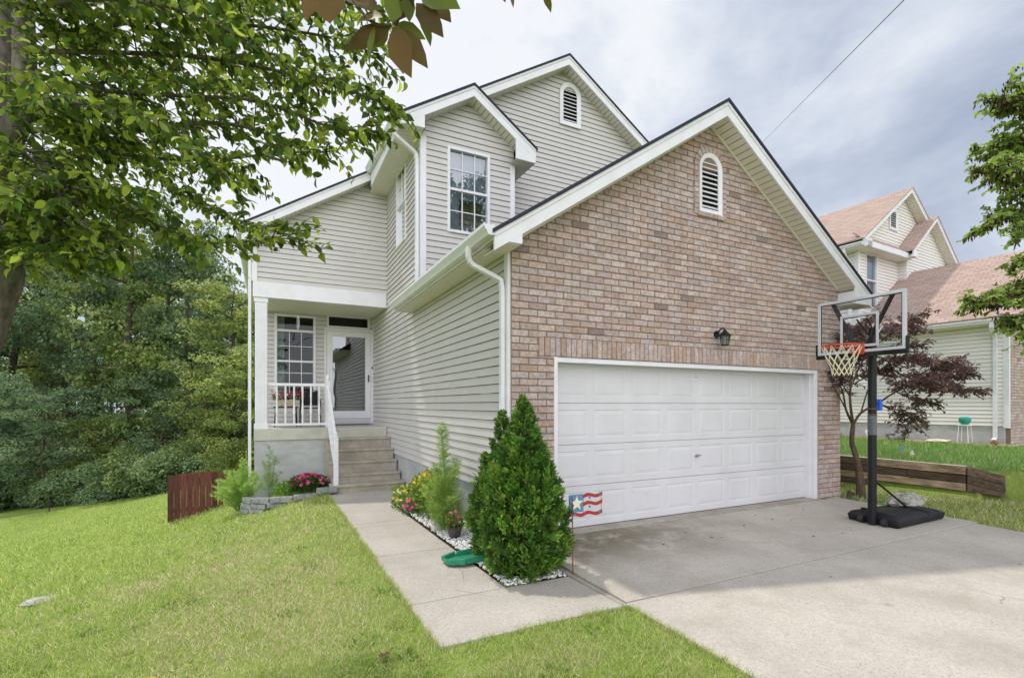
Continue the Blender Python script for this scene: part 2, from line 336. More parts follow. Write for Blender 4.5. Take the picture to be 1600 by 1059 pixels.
# drain bank bare earth
def strip_earth():
    m = M(); rows = []
    for i in range(26):
        t = i/25; x = -9.3+t*2.6; y = 24.3+.10*(x+8)-.25*math.sin((x+8)*2.1)+.06*math.sin(i*1.7)
        z = float(ground(x, y)); w = .05+.24*math.sin(math.pi*t)
        rows += [(x, y-.10, z+.012), (x+.05*math.sin(i*2.3), y+.05, z-.02-w*.3), (x, y+.30, z-w*1.0)]
    m.add(rows, [(3*i+j, 3*i+j+1, 3*i+j+4, 3*i+j+3) for i in range(25) for j in range(2)])
    tag(obj('earth_bank', m, 'mulch'), kind='structure')
strip_earth()
# ---------------------------------------------------------------- paving
def slab(m, x0, x1, y0, y1, zf, th=.12, g=.006):
    x0 += g; x1 -= g; y0 += g; y1 -= g
    b = [(x0,y0,zf(y0)-th),(x1,y0,zf(y0)-th),(x1,y1,zf(y1)-th),(x0,y1,zf(y1)-th)]
    m.hexa(b, [(x,y,z+th) for x,y,z in b])
m = M()
for y0, y1 in ((4.0,5.5),(5.5,7.25),(7.25,8.75),(8.75,10.2)): slab(m, 1.03, 1.93 if y0 < 8.7 else 2.5, y0, y1, walk_z)
slab(m, 1.03, 2.60, 3.18, 4.0, walk_z)
tag(obj('walkway', m, 'paving_walk', bevel=.008), kind='structure')
m = M()
slab(m, 2.68, 8.95, 3.24, 5.16, drive_z); 
y0, y1 = -6, 3.24; zz = drive_z
b = [(2.66,y0,zz(y0)-.12),(8.2,y0,zz(y0)-.12),(8.82,y1-.014,zz(y1)-.12),(2.66,y1-.014,zz(y1)-.12)]
m.hexa(b, [(x,y,z+.12) for x,y,z in b])
tag(obj('driveway', m, 'paving_drive', bevel=.008), kind='structure')
m = M(); slab(m, 3.16, 8.52, 5.17, 5.50, lambda y: -.048, g=.004)
m.box(2.612, 2.668, 3.2, 5.2, -.2, -.084)
tag(obj('garage_apron', m, 'concrete_old', bevel=.006), kind='structure')
# ---------------------------------------------------------------- polygons and walls
def clip(poly, a, b, c):                  # keep a*u+b*v <= c
    out = []
    for i in range(len(poly)):
        p, q = poly[i], poly[(i+1) % len(poly)]; dp = a*p[0]+b*p[1]-c; dq = a*q[0]+b*q[1]-c
        if dp <= 1e-9: out.append(p)
        if (dp < -1e-9 and dq > 1e-9) or (dp > 1e-9 and dq < -1e-9):
            t = dp/(dp-dq); out.append((p[0]+t*(q[0]-p[0]), p[1]+t*(q[1]-p[1])))
    return out
def subrect(poly, r):                     # r=(u0,u1,v0,v1)
    u0, u1, v0, v1 = r
    us = [p[0] for p in poly]; vs = [p[1] for p in poly]
    if max(us) <= u0 or min(us) >= u1 or max(vs) <= v0 or min(vs) >= v1: return [poly]
    out = [clip(poly, 1, 0, u0), clip(poly, -1, 0, -u1)]
    mid = clip(clip(poly, -1, 0, -u0), 1, 0, u1); out += [clip(mid, 0, 1, v0), clip(mid, 0, -1, -v1)]
    return [p for p in out if len(p) > 2]
def area(p): return abs(sum(p[i][0]*p[(i+1)%len(p)][1]-p[(i+1)%len(p)][0]*p[i][1] for i in range(len(p))))/2
def siding(m, org, U, N, polys, holes=(), h=.114, base=0., out=.018):
    org = np.array(org, float); U = np.array(U, float); N = np.array(N, float); Z = np.array((0,0,1.))
    flip = np.dot(np.cross(U, Z), N) < 0
    for poly in polys:
        v0, v1 = min(p[1] for p in poly), max(p[1] for p in poly)
        k = int(math.floor((v0-base)/h))
        while base+k*h < v1:
            a = base+k*h; k += 1
            s = clip(clip(poly, 0, -1, -a), 0, 1, a+h-.008)
            if len(s) < 3: continue
            ps = [s]
            for r in holes: ps = [q for p in ps for q in subrect(p, r)]
            for p in ps:
                if area(p) < 1e-5: continue
                def off(v):
                    t = (v-a)/h
                    return out*(1-t) if t > .12 else out*(1-.12)+.0  # rounded nose
                V = [org+U*u+Z*v+N*(out*(1-(v-a)/h)+.001) for u, v in p]
                idx = tuple(range(len(p))); m.add(V, [idx[::-1] if flip else idx])
                for i in range(len(p)):
                    q, w = p[i], p[(i+1) % len(p)]
                    if abs(q[1]-a) < 1e-6 and abs(w[1]-a) < 1e-6:
                        A, B = org+U*q[0]+Z*q[1], org+U*w[0]+Z*w[1]
                        m.add([A+N*(out+.001), B+N*(out+.001), B-N*.004, A-N*.004], [(0,1,2,3)])
    return m
def quad(m, a, b, c, d): m.add([a, b, c, d], [(0,1,2,3)])
def pl(org, U, N):                       # placer: (u, out, v) -> point
    org = np.array(org, float); U = np.array(U, float); N = np.array(N, float)
    return lambda u, o, v: org+U*u+N*o+np.array((0,0,1.))*v
def pbox(m, P, u0, u1, o0, o1, v0, v1, col=None):
    m.hexa([P(u0,o1,v0),P(u1,o1,v0),P(u1,o0,v0),P(u0,o0,v0)], [P(u0,o1,v1),P(u1,o1,v1),P(u1,o0,v1),P(u0,o0,v1)], col)
def window(root, P, u0, u1, v0, v1, gm='window_glass', cols=3, rows=(2, 2), rail=None, w=.055, local=False, curtain='curtain', cz=.14, top_pane=0, extra=None):
    f = M(); o = .03
    pbox(f, P, u0, u0+w, -.10, o, v0, v1); pbox(f, P, u1-w, u1, -.10, o, v0, v1)
    pbox(f, P, u0+w, u1-w, -.10, o, v1-w, v1); pbox(f, P, u0+w, u1-w, -.10, o+.012, v0, v0+w)
    if rail: pbox(f, P, u0+w, u1-w, -.06, .012, rail-.025, rail+.025)
    if top_pane: pbox(f, P, u0+w, u1-w, -.06, .02, top_pane-.03, top_pane+.03)
    W = obj('window', f, 'trim', root, local, bevel=.004)
    if not local: WL[W.name] = WL[root.name]
    g = M(); quad(g, P(u0+w,-.035,v0+w), P(u1-w,-.035,v0+w), P(u1-w,-.035,v1-w), P(u0+w,-.035,v1-w)); obj('pane', g, gm, W, local)
    gr = M(); sections = []
    hi = top_pane-.03 if top_pane else v1-w
    sections = [(v0+w, rail-.025, rows[0]), (rail+.025, hi, rows[1])] if rail else []
    for a, b, nr in sections:
        if not nr: continue
        for c in range(1, cols):
            uu = u0+w+(u1-u0-2*w)*c/cols; pbox(gr, P, uu-.008, uu+.008, -.034, -.016, a, b)
        for r_ in range(1, nr):
            vv = a+(b-a)*r_/nr; pbox(gr, P, u0+w, u1-w, -.033, -.017, vv-.008, vv+.008)
    if gr.v: obj('muntin', gr, 'trim', W, local)
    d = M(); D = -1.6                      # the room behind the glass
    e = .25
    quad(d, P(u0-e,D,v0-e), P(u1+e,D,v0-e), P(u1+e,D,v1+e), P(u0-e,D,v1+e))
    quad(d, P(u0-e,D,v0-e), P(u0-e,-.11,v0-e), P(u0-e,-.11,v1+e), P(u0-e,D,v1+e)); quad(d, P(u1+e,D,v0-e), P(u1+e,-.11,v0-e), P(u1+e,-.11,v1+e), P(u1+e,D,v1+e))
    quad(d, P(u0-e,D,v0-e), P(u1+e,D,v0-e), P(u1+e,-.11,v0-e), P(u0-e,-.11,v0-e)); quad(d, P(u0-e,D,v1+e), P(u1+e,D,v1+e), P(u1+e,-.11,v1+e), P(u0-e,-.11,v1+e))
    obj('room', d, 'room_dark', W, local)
    if curtain:
        for (a, b, c0, c1) in (extra or [(u0, u1, v0, v1)]):
            cm = M(); n = 60; vs = []
            for i in range(n+1):
                u = a+(b-a)*i/n; oo = -cz-.010*math.sin(i*1.1)-.005*math.sin(i*2.7)
                vs += [P(u, oo, c0), P(u, oo, c1)]
            cm.add(vs, [(2*i, 2*i+2, 2*i+3, 2*i+1) for i in range(n)]); obj('curtain', cm, curtain, W, local, smooth=True)
    return W
def strips(m, a, b, dv, L, w, gap=.011, th=.010):
    """soffit boards: from edge a-b, repeated along unit dv for length L"""
    a, b, dv = (np.array(q, float) for q in (a, b, dv)); n = int(L/w)+1
    nn = norm(np.cross(b-a, dv)); 
    if nn[2] > 0: nn = -nn
    for i in range(n):
        s0, s1 = i*w, min((i+1)*w-gap, L)
        if s1-s0 < .004: continue
        q = [a+dv*s0, b+dv*s0, b+dv*s1, a+dv*s1]
        m.hexa([p+nn*th for p in q], q)
# ================================================================ THE HOUSE
XL, XR, YF = 2.567, 9.118, 5.22
HB = .465
house = empty('house', (XL, YF, 0), 'large two storey house with brick garage gable and beige siding', 'house')
YB, YM, YP, YD, YE = 8.989, 9.70, 11.96, 13.745, 20.
XW = -.31
def S(*a, **k): return siding(*a, base=HB, **k)
w = M()
siding(w, (XL,0,0), (0,1,0), (-1,0,0), [[(YF+.10,HB),(YD,HB),(YD,3.42),(YF+.10,3.42)], [(YB,3.42),(YP,3.42),(YP,7.02),(YB,6.70)], [(YP,3.42),(YD,3.42),(YD,3.93),(YP,3.93)]], [(10.09,10.93,5.01,6.76)], base=HB)
obj('side_wall', w, 'siding', house)
w = M(); siding(w, (0,YB,0), (1,0,0), (0,-1,0), [[(XL,3.6),(4.498,3.6),(4.498,6.86),(3.532,7.5),(XL,6.86)]], [(3.072,3.965,4.89,6.55)], base=HB)
siding(w, (4.498,0,0), (0,1,0), (1,0,0), [[(YB,4),(YM,4),(YM,7.0),(YB,7.0)]], base=HB); obj('bay_wall', w, 'siding', house)
w = M(); siding(w, (0,YM,0), (1,0,0), (0,-1,0), [[(XL,4.5),(9.1,4.5),(9.1,7.45),(6.13,9.36),(XL,7.05)]], [(6.13,6.52,8.16,8.93)], base=HB); obj('gable_wall', w, 'siding', house)
w = M(); siding(w, (0,YP,0), (1,0,0), (0,-1,0), [[(XW,4.235),(XL,4.235),(XL,7.16),(XW,5.36)]], base=HB); obj('porch_gable_wall', w, 'siding', house)
w = M(); siding(w, (0,YD,0), (1,0,0), (0,-1,0), [[(XW,1.04),(XL,1.04),(XL,3.93),(XW,3.93)]], [(.129,1.099,1.783,3.875),(1.36,2.50,1.04,3.58),(1.375,2.47,3.61,3.945)], base=HB); obj('entry_wall', w, 'siding', house)
w = M(); siding(w, (XW,0,0), (0,1,0), (-1,0,0), [[(YD,HB),(YE,HB),(YE,5.2),(YD,5.2)], [(YP,4.235),(YD,4.235),(YD,5.2),(YP,5.2)]], base=HB)
siding(w, (XR,0,0), (0,1,0), (1,0,0), [[(YF+.1,HB),(YE,HB),(YE,3.4),(YF+.1,3.4)], [(YM,3.4),(YE,3.4),(YE,7.5),(YM,7.5)]], h=.228, base=HB)
siding(w, (0,YE,0), (1,0,0), (0,1,0), [[(XW,0),(XR,0),(XR,7.5),(6.13,9.4),(XW,5.4)]], h=.228, base=HB); obj('rear_wall', w, 'siding', house)
# foundations
w = M(); w.box(XL+.012, XL+.2, YF+.1, YD, -1, HB+.01); w.box(XR-.2, XR-.012, YF+.1, YE, -1, HB); w.box(XW+.012, XW+.2, YD, YE, -3, HB); w.box(XW, XR, YE-.2, YE-.012, -4, HB)
osplit('foundation', w, 'concrete_block', house)
# interior floor slabs keep daylight out of the shell
w = M(); w.box(XL+.2, XR-.2, YF+.7, YE-.3, -.2, -.1); w.box(XL+.05, XR-.05, YF+.6, YF+.64, -.1, 3.3); obj('garage_interior', w, 'room_dark', house)
# corner posts
w = M()
w.box(XL-.022, XL+.06, YF+.02, YF+.12, HB-.03, 3.40); w.box(XL-.022, XL+.09, YB-.022, YB+.09, 3.5, 6.62); w.box(4.42, 4.52, YB-.022, YB+.08, 5, 6.5)
w.box(XW-.022, XW+.085, YP-.022, YP+.08, 4.24, 5.0); w.box(XL-.02, XL+.02, YD-.05, YD-.02, 1.04, 3.9)
osplit('corner_post', w, 'trim', house, bevel=.004)
# ---- brick front: every brick in relief on a mortar bed
BP = [(.68,.515,.455),(.70,.56,.50),(.64,.49,.44),(.69,.58,.535),(.73,.61,.555),(.64,.54,.52),(.61,.47,.43),(.68,.53,.46),(.66,.55,.53)]
def bcol():
    r_ = random.random()
    if r_ < .012: return tuple(x*.5 for x in random.choice(BP))
    if r_ < .045: return (.60,.42,.33)
    k = random.uniform(.85, 1.06); return tuple(min(1,x*k) for x in random.choice(BP))
def brick(m, P, poly, o=.012):
    if area(poly) < 4e-4: return
    o += random.uniform(-.002, .002); e = .0035; cu = sum(p[0] for p in poly)/len(poly); cv = sum(p[1] for p in poly)/len(poly)
    du = max(p[0] for p in poly)-min(p[0] for p in poly); dv = max(p[1] for p in poly)-min(p[1] for p in poly)
    ins = [(cu+(u-cu)*(1-2*e/max(du,.02)), cv+(v-cv)*(1-2*e/max(dv,.02))) for u, v in poly]; n = len(poly); c = bcol()
    m.add([P(u,-.002,v) for u,v in poly]+[P(u,o-.004,v) for u,v in poly]+[P(u,o,v) for u,v in ins],
          [(i,(i+1)%n,(i+1)%n+n,i+n) for i in range(n)]+[(i+n,(i+1)%n+n,(i+1)%n+2*n,i+2*n) for i in range(n)]+[tuple(range(2*n,3*n))], c)
PF = pl((0,YF,0), (1,0,0), (0,-1,0))
GA = [(XL+.017,-.3),(XR,-.3),(XR,3.555),(5.88,5.73),(XL+.017,3.54)]
holes = [(3.207,8.49,-.5,2.165),(2.95,8.74,2.165,2.405),(5.63,6.12,4.34,5.06)]
AX, AZ, AR = 5.875, 5.06, .245
bm_ = M(); BL, BH = .248, .084
r_ = 0; z = -.3
while z < 5.75:
    x = XL-(BL/2 if r_ % 2 else 0)
    while x < XR:
        jj = lambda: random.uniform(-.0018,.0018); q = [(x+.0065+jj(), z+.0065+jj()),(x+BL-.0065+jj(), z+.0065+jj()),(x+BL-.0065+jj(), z+BH-.0065+jj()),(x+.0065+jj(), z+BH-.0065+jj())]
        p = q
        for i in range(len(GA)):
            a, b = GA[i], GA[(i+1)%len(GA)]; nu, nv = b[1]-a[1], -(b[0]-a[0]); p = clip(p, nu, nv, nu*a[0]+nv*a[1]) if len(p) > 2 else []
        ps = [p] if len(p) > 2 else []
        for h in holes: ps = [k for s_ in ps for k in subrect(s_, h)]
        for s_ in ps:
            cu = sum(k[0] for k in s_)/len(s_); cv = sum(k[1] for k in s_)/len(s_)
            if math.hypot(cu-AX, max(0,cv-AZ)) < AR+.06 and cv > AZ-.01: continue
            brick(bm_, PF, s_)
        x += BL
    z += BH; r_ += 1
x = 2.955                                  # soldier course over the door
while x < 8.73: brick(bm_, PF, [(x+.004,2.172),(x+.074,2.172),(x+.074,2.398),(x+.004,2.398)], .016); x += .079
def arch(P, cx, cz, r0, r1, n, o):
    for i in range(n):
        a0, a1 = math.pi*i/n+.02, math.pi*(i+1)/n-.02
        brick(bm_, P, [(cx+r0*math.cos(a0),cz+r0*math.sin(a0)),(cx+r1*math.cos(a0),cz+r1*math.sin(a0)),(cx+r1*math.cos(a1),cz+r1*math.sin(a1)),(cx+r0*math.cos(a1),cz+r0*math.sin(a1))], o)
arch(PF, AX, AZ, .245, .33, 11, .03)
z = 4.36
while z < 5.04:
    for u0 in (AX-.33, AX+.245): brick(bm_, PF, [(u0,z),(u0+.085,z),(u0+.085,z+.07),(u0,z+.07)], .03)
    z += .078
for i in range(7): brick(bm_, PF, [(AX-.27+i*.078,4.335),(AX-.2+i*.078,4.335),(AX-.2+i*.078,4.40),(AX-.27+i*.078,4.40)], .045)
# right-hand return of the brick and reveal by the door
PR_ = pl((XR,0,0), (0,1,0), (1,0,0))
z = -.3; r_ = 0
while z < 3.3:
    y = YF+(.0 if r_ % 2 else -.12)
    brick(bm_, PR_, [(max(y,YF)+.004,z+.006),(y+BL,z+.006),(y+BL,z+BH-.006),(max(y,YF)+.004,z+BH-.006)]); z += BH; r_ += 1
bw = obj('brick_wall', bm_, 'brick', house)
w = M()
pieces = [GA]
mp = []
for h in holes[:1]+[(5.65,6.10,4.36,5.06)]: pieces = [k for s_ in pieces for k in subrect(s_, h)]
for s_ in pieces: w.prism([PF(u,0,v) for u,v in s_], (0,.10,0))
w.box(XR-.1, XR, YF+.101, YF+.35, -.3, 3.3)
obj('mortar_bed', w, 'mortar', bw)
# gable vents
def vent(P, cx, zb, zs, r, rin, root, zl, local=False, sq=False):
    m = M(); n = 16
    def ring(R): return [(cx+R, zb if R == r else zb+(r-rin))]+[(cx+R*math.cos(math.pi*i/n), (zs+R*math.sin(math.pi*i/n))) for i in range(n+1)]+[(cx-R, zb if R == r else zb+(r-rin))]
    A, B = ring(r), ring(rin)
    if sq: A = [(cx+r,zb),(cx+r,zs+r),(cx-r,zs+r),(cx-r,zb)]; B = [(cx+rin,zb+r-rin),(cx+rin,zs+rin),(cx-rin,zs+rin),(cx-rin,zb+r-rin)]
    k = len(A)
    for i in range(k):
        j = (i+1) % k
        m.hexa([P(A[i][0],0,A[i][1]),P(A[j][0],0,A[j][1]),P(B[j][0],0,B[j][1]),P(B[i][0],0,B[i][1])],
               [P(A[i][0],.035,A[i][1]),P(A[j][0],.035,A[j][1]),P(B[j][0],.02,B[j][1]),P(B[i][0],.02,B[i][1])])
    v = obj('gable_vent', m, 'trim', root, local)
    b = M(); b.prism([P(u,-.06 if not sq else .001,v_) for u,v_ in B], P(0,-.02,0)-P(0,0,0)); bb = obj('vent_back', b, 'handle_dark', v, local)
    s = M(); z = zb+(r-rin)+.02; top = zs+rin
    while z < top-.03:
        hw = rin-.002 if z < zs else math.sqrt(max(rin*rin-(z+.02-zs)**2, 0)) if not sq else rin-.002
        if hw > .02: s.hexa([P(cx-hw,.016,z),P(cx+hw,.016,z),P(cx+hw,-.035,z+.05),P(cx-hw,-.035,z+.05)], [P(cx-hw,.016,z+.012),P(cx+hw,.016,z+.012),P(cx+hw,-.035,z+.058),P(cx-hw,-.035,z+.058)])
        z += zl
    obj('louvre', s, 'trim', v, local)
vent(PF, AX, 4.40, AZ, .235, .17, house, .072)
vent(pl((0,YM-.02,0),(1,0,0),(0,-1,0)), 6.325, 8.08, 8.80, .29, .19, house, .085)
# ---- garage door
PG = pl((0,5.40,0), (1,0,0), (0,-1,0)); gd = M()
GX0, GX1, GZ0, GZ1 = 3.215, 8.385, -.045, 2.135
sec = (GZ1-GZ0)/4
frame = M(); frame.box(GX0-.02, GX1+.02, 5.445, 5.45, GZ0, GZ1); 
door = obj('garage_door', frame, 'garage_white', house); WL[door.name] = WL[house.name]
for s_ in range(4):
    g = M(); v0 = GZ0+s_*sec+.003; v1 = v0+sec-.006; n = 8; pw = (GX1-GX0)/n
    ms, mt_ = .055, .085
    us = [GX0]; 
    for i in range(n): us += [GX0+i*pw+ms, GX0+(i+1)*pw-ms]
    us.append(GX1)
    for i in range(n+1):                  # stiles
        a, b = us[2*i], us[2*i+1]; quad(g, PG(a,0,v0), PG(b,0,v0), PG(b,0,v1), PG(a,0,v1))
    for i in range(n):
        a, b = us[2*i+1], us[2*i+2]; c, d = v0+mt_, v1-mt_
        quad(g, PG(a,0,v0), PG(b,0,v0), PG(b,0,c), PG(a,0,c)); quad(g, PG(a,0,d), PG(b,0,d), PG(b,0,v1), PG(a,0,v1))
        R = [(a,b,c,d,0)]
        for e, o in ((.008,-.006),(.020,-.006),(.058,.000)): R.append((a+e,b-e,c+e,d-e,o))
        for k in range(len(R)-1):
            p, q = R[k], R[k+1]
            cp = [(p[0],p[2]),(p[1],p[2]),(p[1],p[3]),(p[0],p[3])]; cq = [(q[0],q[2]),(q[1],q[2]),(q[1],q[3]),(q[0],q[3])]
            for j in range(4):
                t = (j+1) % 4; quad(g, PG(cp[j][0],p[4],cp[j][1]), PG(cp[t][0],p[4],cp[t][1]), PG(cq[t][0],q[4],cq[t][1]), PG(cq[j][0],q[4],cq[j][1]))
        q = R[-1]; quad(g, PG(q[0],q[4],q[2]), PG(q[1],q[4],q[2]), PG(q[1],q[4],q[3]), PG(q[0],q[4],q[3]))
    for vv, dd in ((v0,1),(v1,-1)): quad(g, PG(GX0,0,vv), PG(GX1,0,vv), PG(GX1,-.03,vv+.004*dd), PG(GX0,-.03,vv+.004*dd))
    obj('door_section', g, 'garage_white', door)
g = M(); g.lathe((5.80,5.38,.80), [(.03,-.03),(.03,.0)][:2], 12) if False else None
g.tube([(5.80,5.40,.80),(5.80,5.372,.80)], .022, 12); g.tube([(5.74,5.365,.80),(5.86,5.365,.808)], .009, 6); obj('handle', g, 'chrome', door)
g = M()
for dx, dz in ((0,.02),(-.02,-.015),(.02,-.015)): g.tube([(5.79+dx,5.402,2.0+dz),(5.79+dx,5.394,2.0+dz)], .006, 6)
osplit('bolt', g, 'handle_dark', door)
g = M(); g.box(GX0, GX1, 5.385, 5.44, GZ0-.012, GZ0+.0); obj('bottom_seal', g, 'handle_dark', door)
w = M()                                   # door jambs and head
w.box(3.17, 3.225, 5.205, 5.42, -.05, 2.165); w.box(8.40, 8.49, 5.225, 5.46, -.05, 2.165); w.box(8.385, 8.402, 5.30, 5.44, -.05, 2.13)
w.box(3.225, 8.40, 5.225, 5.44, 2.137, 2.165); w.box(3.225, 8.40, 5.21, 5.25, 2.10, 2.137)
obj('door_frame', w, 'trim', house, bevel=.005)
# ---- wall lantern
lm = M(); lx, lz = 6.0, 2.52
PLn = pl((0,YF-.012,0), (1,0,0), (0,-1,0))
lm.tube([PLn(lx,0,lz+.10),PLn(lx,.02,lz+.10)], .055, 16); lm.tube([PLn(lx,.02,lz+.10),PLn(lx,.07,lz+.16),PLn(lx,.13,lz+.18),PLn(lx,.16,lz+.14)], .011, 8)
lc = PLn(lx,.16,lz)
lm.lathe(lc, [(.012,.15),(.02,.14),(.03,.125),(.085,.07),(.095,.06),(.082,.055)], 8); lm.lathe(lc, [(.05,-.085),(.058,-.075),(.05,-.07)], 8)
for k in range(6):
    a = 2*math.pi*k/6; lm.tube([lc+np.array((.074*math.cos(a),.074*math.sin(a),.058)), lc+np.array((.052*math.cos(a),.052*math.sin(a),-.075))], .005, 4)
lt = obj('wall_lantern', lm, 'black_metal', house); WL[lt.name] = WL[house.name]
g = M(); g.lathe(lc, [(.048,-.07),(.07,.055)], 6); obj('lantern_glass', g, 'lamp_glass', lt)
# ---- roofs
def rake(root, apex, slopeL, slopeR, xl, xr, y0, y1, yback, th=.045, fz=.20, soff=True, roofmat='shingle_dark', local=False, name='roof', sides='LR', ybackL=None):
    """gable roof: shingle slabs, white rake fascia boards (face at y0), soffit boards between y0 and wall y1"""
    ax, az = apex
    for side in sides:
        xe = xl if side == 'L' else xr; sl = slopeL if side == 'L' else slopeR; ze = az-abs(xe-ax)*sl
        yb = (ybackL if (ybackL and side == 'L') else yback)
        m = M(); L = math.hypot(xe-ax, ze-az)
        e = .03 if side == 'R' else -.03
        xo = xe+e; zo = ze-.03*sl; n = 12
        bq = [(ax,y0-.03,az-th*1.0),(xo,y0-.03,zo-th),(xo,yb,zo-th),(ax,yb,az-th)]
        tq = [(p[0],p[1],p[2]+th) for p in bq]
        m.hexa(bq if side == 'R' else bq[::-1], tq if side == 'R' else tq[::-1])
        if roofmat == 'shingle_pink':
            uv = {}
            m.uv = [((p[1]), math.hypot(p[0]-ax, p[2]-az)) for p in m.v]
        obj(name, m, roofmat, root, local)
        f = M()
        a = [(ax,y0,az-th-.001),(xe,y0,ze-th-.001),(xe,y0,ze-th-fz),(ax,y0,az-th-fz)]
        f.prism(a, (0,.03,0)); a2 = [(ax,y0-.012,az-th-.002),(xe,y0-.012,ze-th-.002),(xe,y0-.012,ze-th-.05),(ax,y0-.012,az-th-.05)]; f.prism(a2, (0,.0115,0))
        obj('rake_board', f, 'trim', root, local, bevel=0)
        if soff:
            s = M(); dv = np.array((xe-ax, 0, ze-az))/L
            zz = az-th-fz+.02
            strips(s, (ax,y0+.03,zz), (ax,y1,zz), dv, L, .105); obj('rake_soffit', s, 'soffit', root, local)
            b = M(); quad(b, (ax,y0+.03,zz+.012), (ax,y1,zz+.012), (xe,y1,ze-th-fz+.032), (xe,y0+.03,ze-th-fz+.032)); osplit('soffit_backing', b, 'soffit_gap', root, local)
# garage roof
rake(house, (5.88,5.945), .665, .672, 2.22, 9.50, 4.90, YF-.012, YM+.02)
# main roof: right slope and upper left slope; porch wing lower left slope
MS = .628
rake(house, (6.13,9.55), MS, MS, 2.12, 9.45, 9.40, YM, YE+.3)
def wing():
    ax, az = 2.12, 9.55-(6.13-2.12)*MS; xe = -.51; ze = 9.55-(6.13-xe)*MS; th = .045; y0 = 11.66
    m = M(); bq = [(xe-.03,y0-.03,ze-th-.02),(ax,y0-.03,az-th),(ax,YE+.3,az-th),(xe-.03,YE+.3,ze-th-.02)]
    m.hexa(bq, [(p[0],p[1],p[2]+th) for p in bq]); obj('roof', m, 'shingle_dark', house)
    f = M(); f.prism([(ax,y0,az-th-.001),(xe,y0,ze-th-.001),(xe,y0,ze-th-.2),(ax,y0,az-th-.2)], (0,.03,0)); f.prism([(ax,y0-.012,az-th-.002),(xe,y0-.012,ze-th-.002),(xe,y0-.012,ze-th-.05),(ax,y0-.012,az-th-.05)], (0,.0115,0))
    obj('rake_board', f, 'trim', house)
    s = M(); L = math.hypot(XL-xe, (XL-xe)*MS); dv = np.array((-1,0,-MS))/math.hypot(1,MS); za = az+(XL-ax)*MS-th-.18
    strips(s, (XL,y0+.03,za), (XL,YP-.002,za), dv, L, .105); obj('rake_soffit', s, 'soffit', house)
    b = M(); quad(b, (XL,y0+.03,za+.012), (XL,YP,za+.012), (xe,YP,ze-th-.168), (xe,y0+.03,ze-th-.168)); osplit('soffit_backing', b, 'soffit_gap', house)
    # left eave: soffit, fascia
    e = M(); e.box(xe, xe+.025, y0+.03, YE+.3, ze-.34, ze-.05); e.box(xe, XW, y0, y0+.03, 4.98, ze-.20); obj('eave_fascia', e, 'trim', house)
    s = M(); strips(s, (xe+.02,y0+.03,5.0), (XW,y0+.03,5.0), (0,1,0), 8.4, .105); obj('eave_soffit', s, 'soffit', house)
    b = M(); quad(b, (xe+.02,y0+.03,5.012), (XW,y0+.03,5.012), (XW,YE,5.012), (xe+.02,YE,5.012)); osplit('soffit_backing', b, 'soffit_gap', house)
wing()
# bay roof
rake(house, (3.515,7.70), .635, .68, 2.15, 4.86, 8.69, YB, YM)
def gutter(root, x, y0, z0, y1, z1, sgn=-1, local=False, w=.125, d=.12):
    """K-style gutter along y on the fascia plane x"""
    sgn = -1
    prof = [(0,0),(-.075*w/.125,0),(-.088*w/.125,.03),(-.118*w/.125,.075),(-.125*w/.125,.085),(-.125*w/.125,d),(-.112*w/.125,d),(-.112*w/.125,d-.012),(-.012,d-.012),(-.012,d),(0,d)]
    m = M(); A = [(x-sgn*p[0], y0, z0+p[1]) for p in prof]; B = [(x-sgn*p[0], y1, z1+p[1]) for p in prof]; n = len(prof)
    m.add(A+B, [tuple(range(n))[::-1] if sgn < 0 else tuple(range(n)), tuple(range(n,2*n))]+[(i,(i+1)%n,(i+1)%n+n,i+n) for i in range(n)])
    return obj('gutter', m, 'trim', root, local)
gutter(house, 2.215, 4.885, 3.425, 9.6, 3.425, 1)
gutter(house, 2.115, 8.675, 6.71, 11.63, 6.93, 1)
gutter(house, -.51, 11.63, 5.13, YE+.3, 5.13, 1, w=.12)
# eave boxes
w = M()
w.box(2.22, 2.25, 4.93, 9.58, 3.395, 3.54); w.hexa([(2.12,8.72,6.61),(2.15,8.72,6.61),(2.15,11.63,6.61),(2.12,11.63,6.61)],[(2.12,8.72,6.80),(2.15,8.72,6.80),(2.15,11.63,7.0),(2.12,11.63,7.0)])
w.prism([(2.225,4.902,3.385),(2.567,4.902,3.385),(2.567,4.902,3.585),(2.225,4.902,3.40)], (0,.028,0)); w.box(2.545, 2.567, 4.93, YF, 3.386, 3.55)
w.prism([(2.155,8.692,6.605),(2.545,8.692,6.605),(2.545,8.692,6.86),(2.155,8.692,6.62)], (0,.028,0)); w.box(2.52, 2.543, 8.72, YB, 6.606, 6.83)
w.prism([(4.41,8.692,6.47),(4.855,8.692,6.47),(4.855,8.692,6.62),(4.41,8.692,6.87)], (0,.028,0)); w.box(4.83, 4.856, 8.72, 9.66, 6.471, 6.72)
w.prism([(9.02,4.902,3.31),(9.48,4.902,3.31),(9.48,4.902,3.33),(9.02,4.902,3.60)], (0,.028,0)); w.box(9.46, 9.49, 4.93, 9.6, 3.32, 3.44); w.box(9.02, 9.045, 4.93, YF-.02, 3.312, 3.53)
w.box(2.22, XL, 9.56, 9.585, 3.39, 3.5)
osplit('eave_fascia', w, 'trim', house)
b = M()
for ops in ([((2.25,4.93,3.39), (2.545,4.93,3.39), 4.62)], [((2.15,8.72,6.612), (2.52,8.72,6.612), .26), ((2.15,8.99,6.612), (XL,8.99,6.612), 2.97)], [((4.41,8.72,6.475), (4.83,8.72,6.475), .95)], [((9.045,4.93,3.315), (9.46,4.93,3.315), 4.6)]):
    s = M()
    for p0, p1, L in ops: strips(s, p0, p1, (0,1,0), L, .10)
    obj('eave_soffit', s, 'soffit', house)
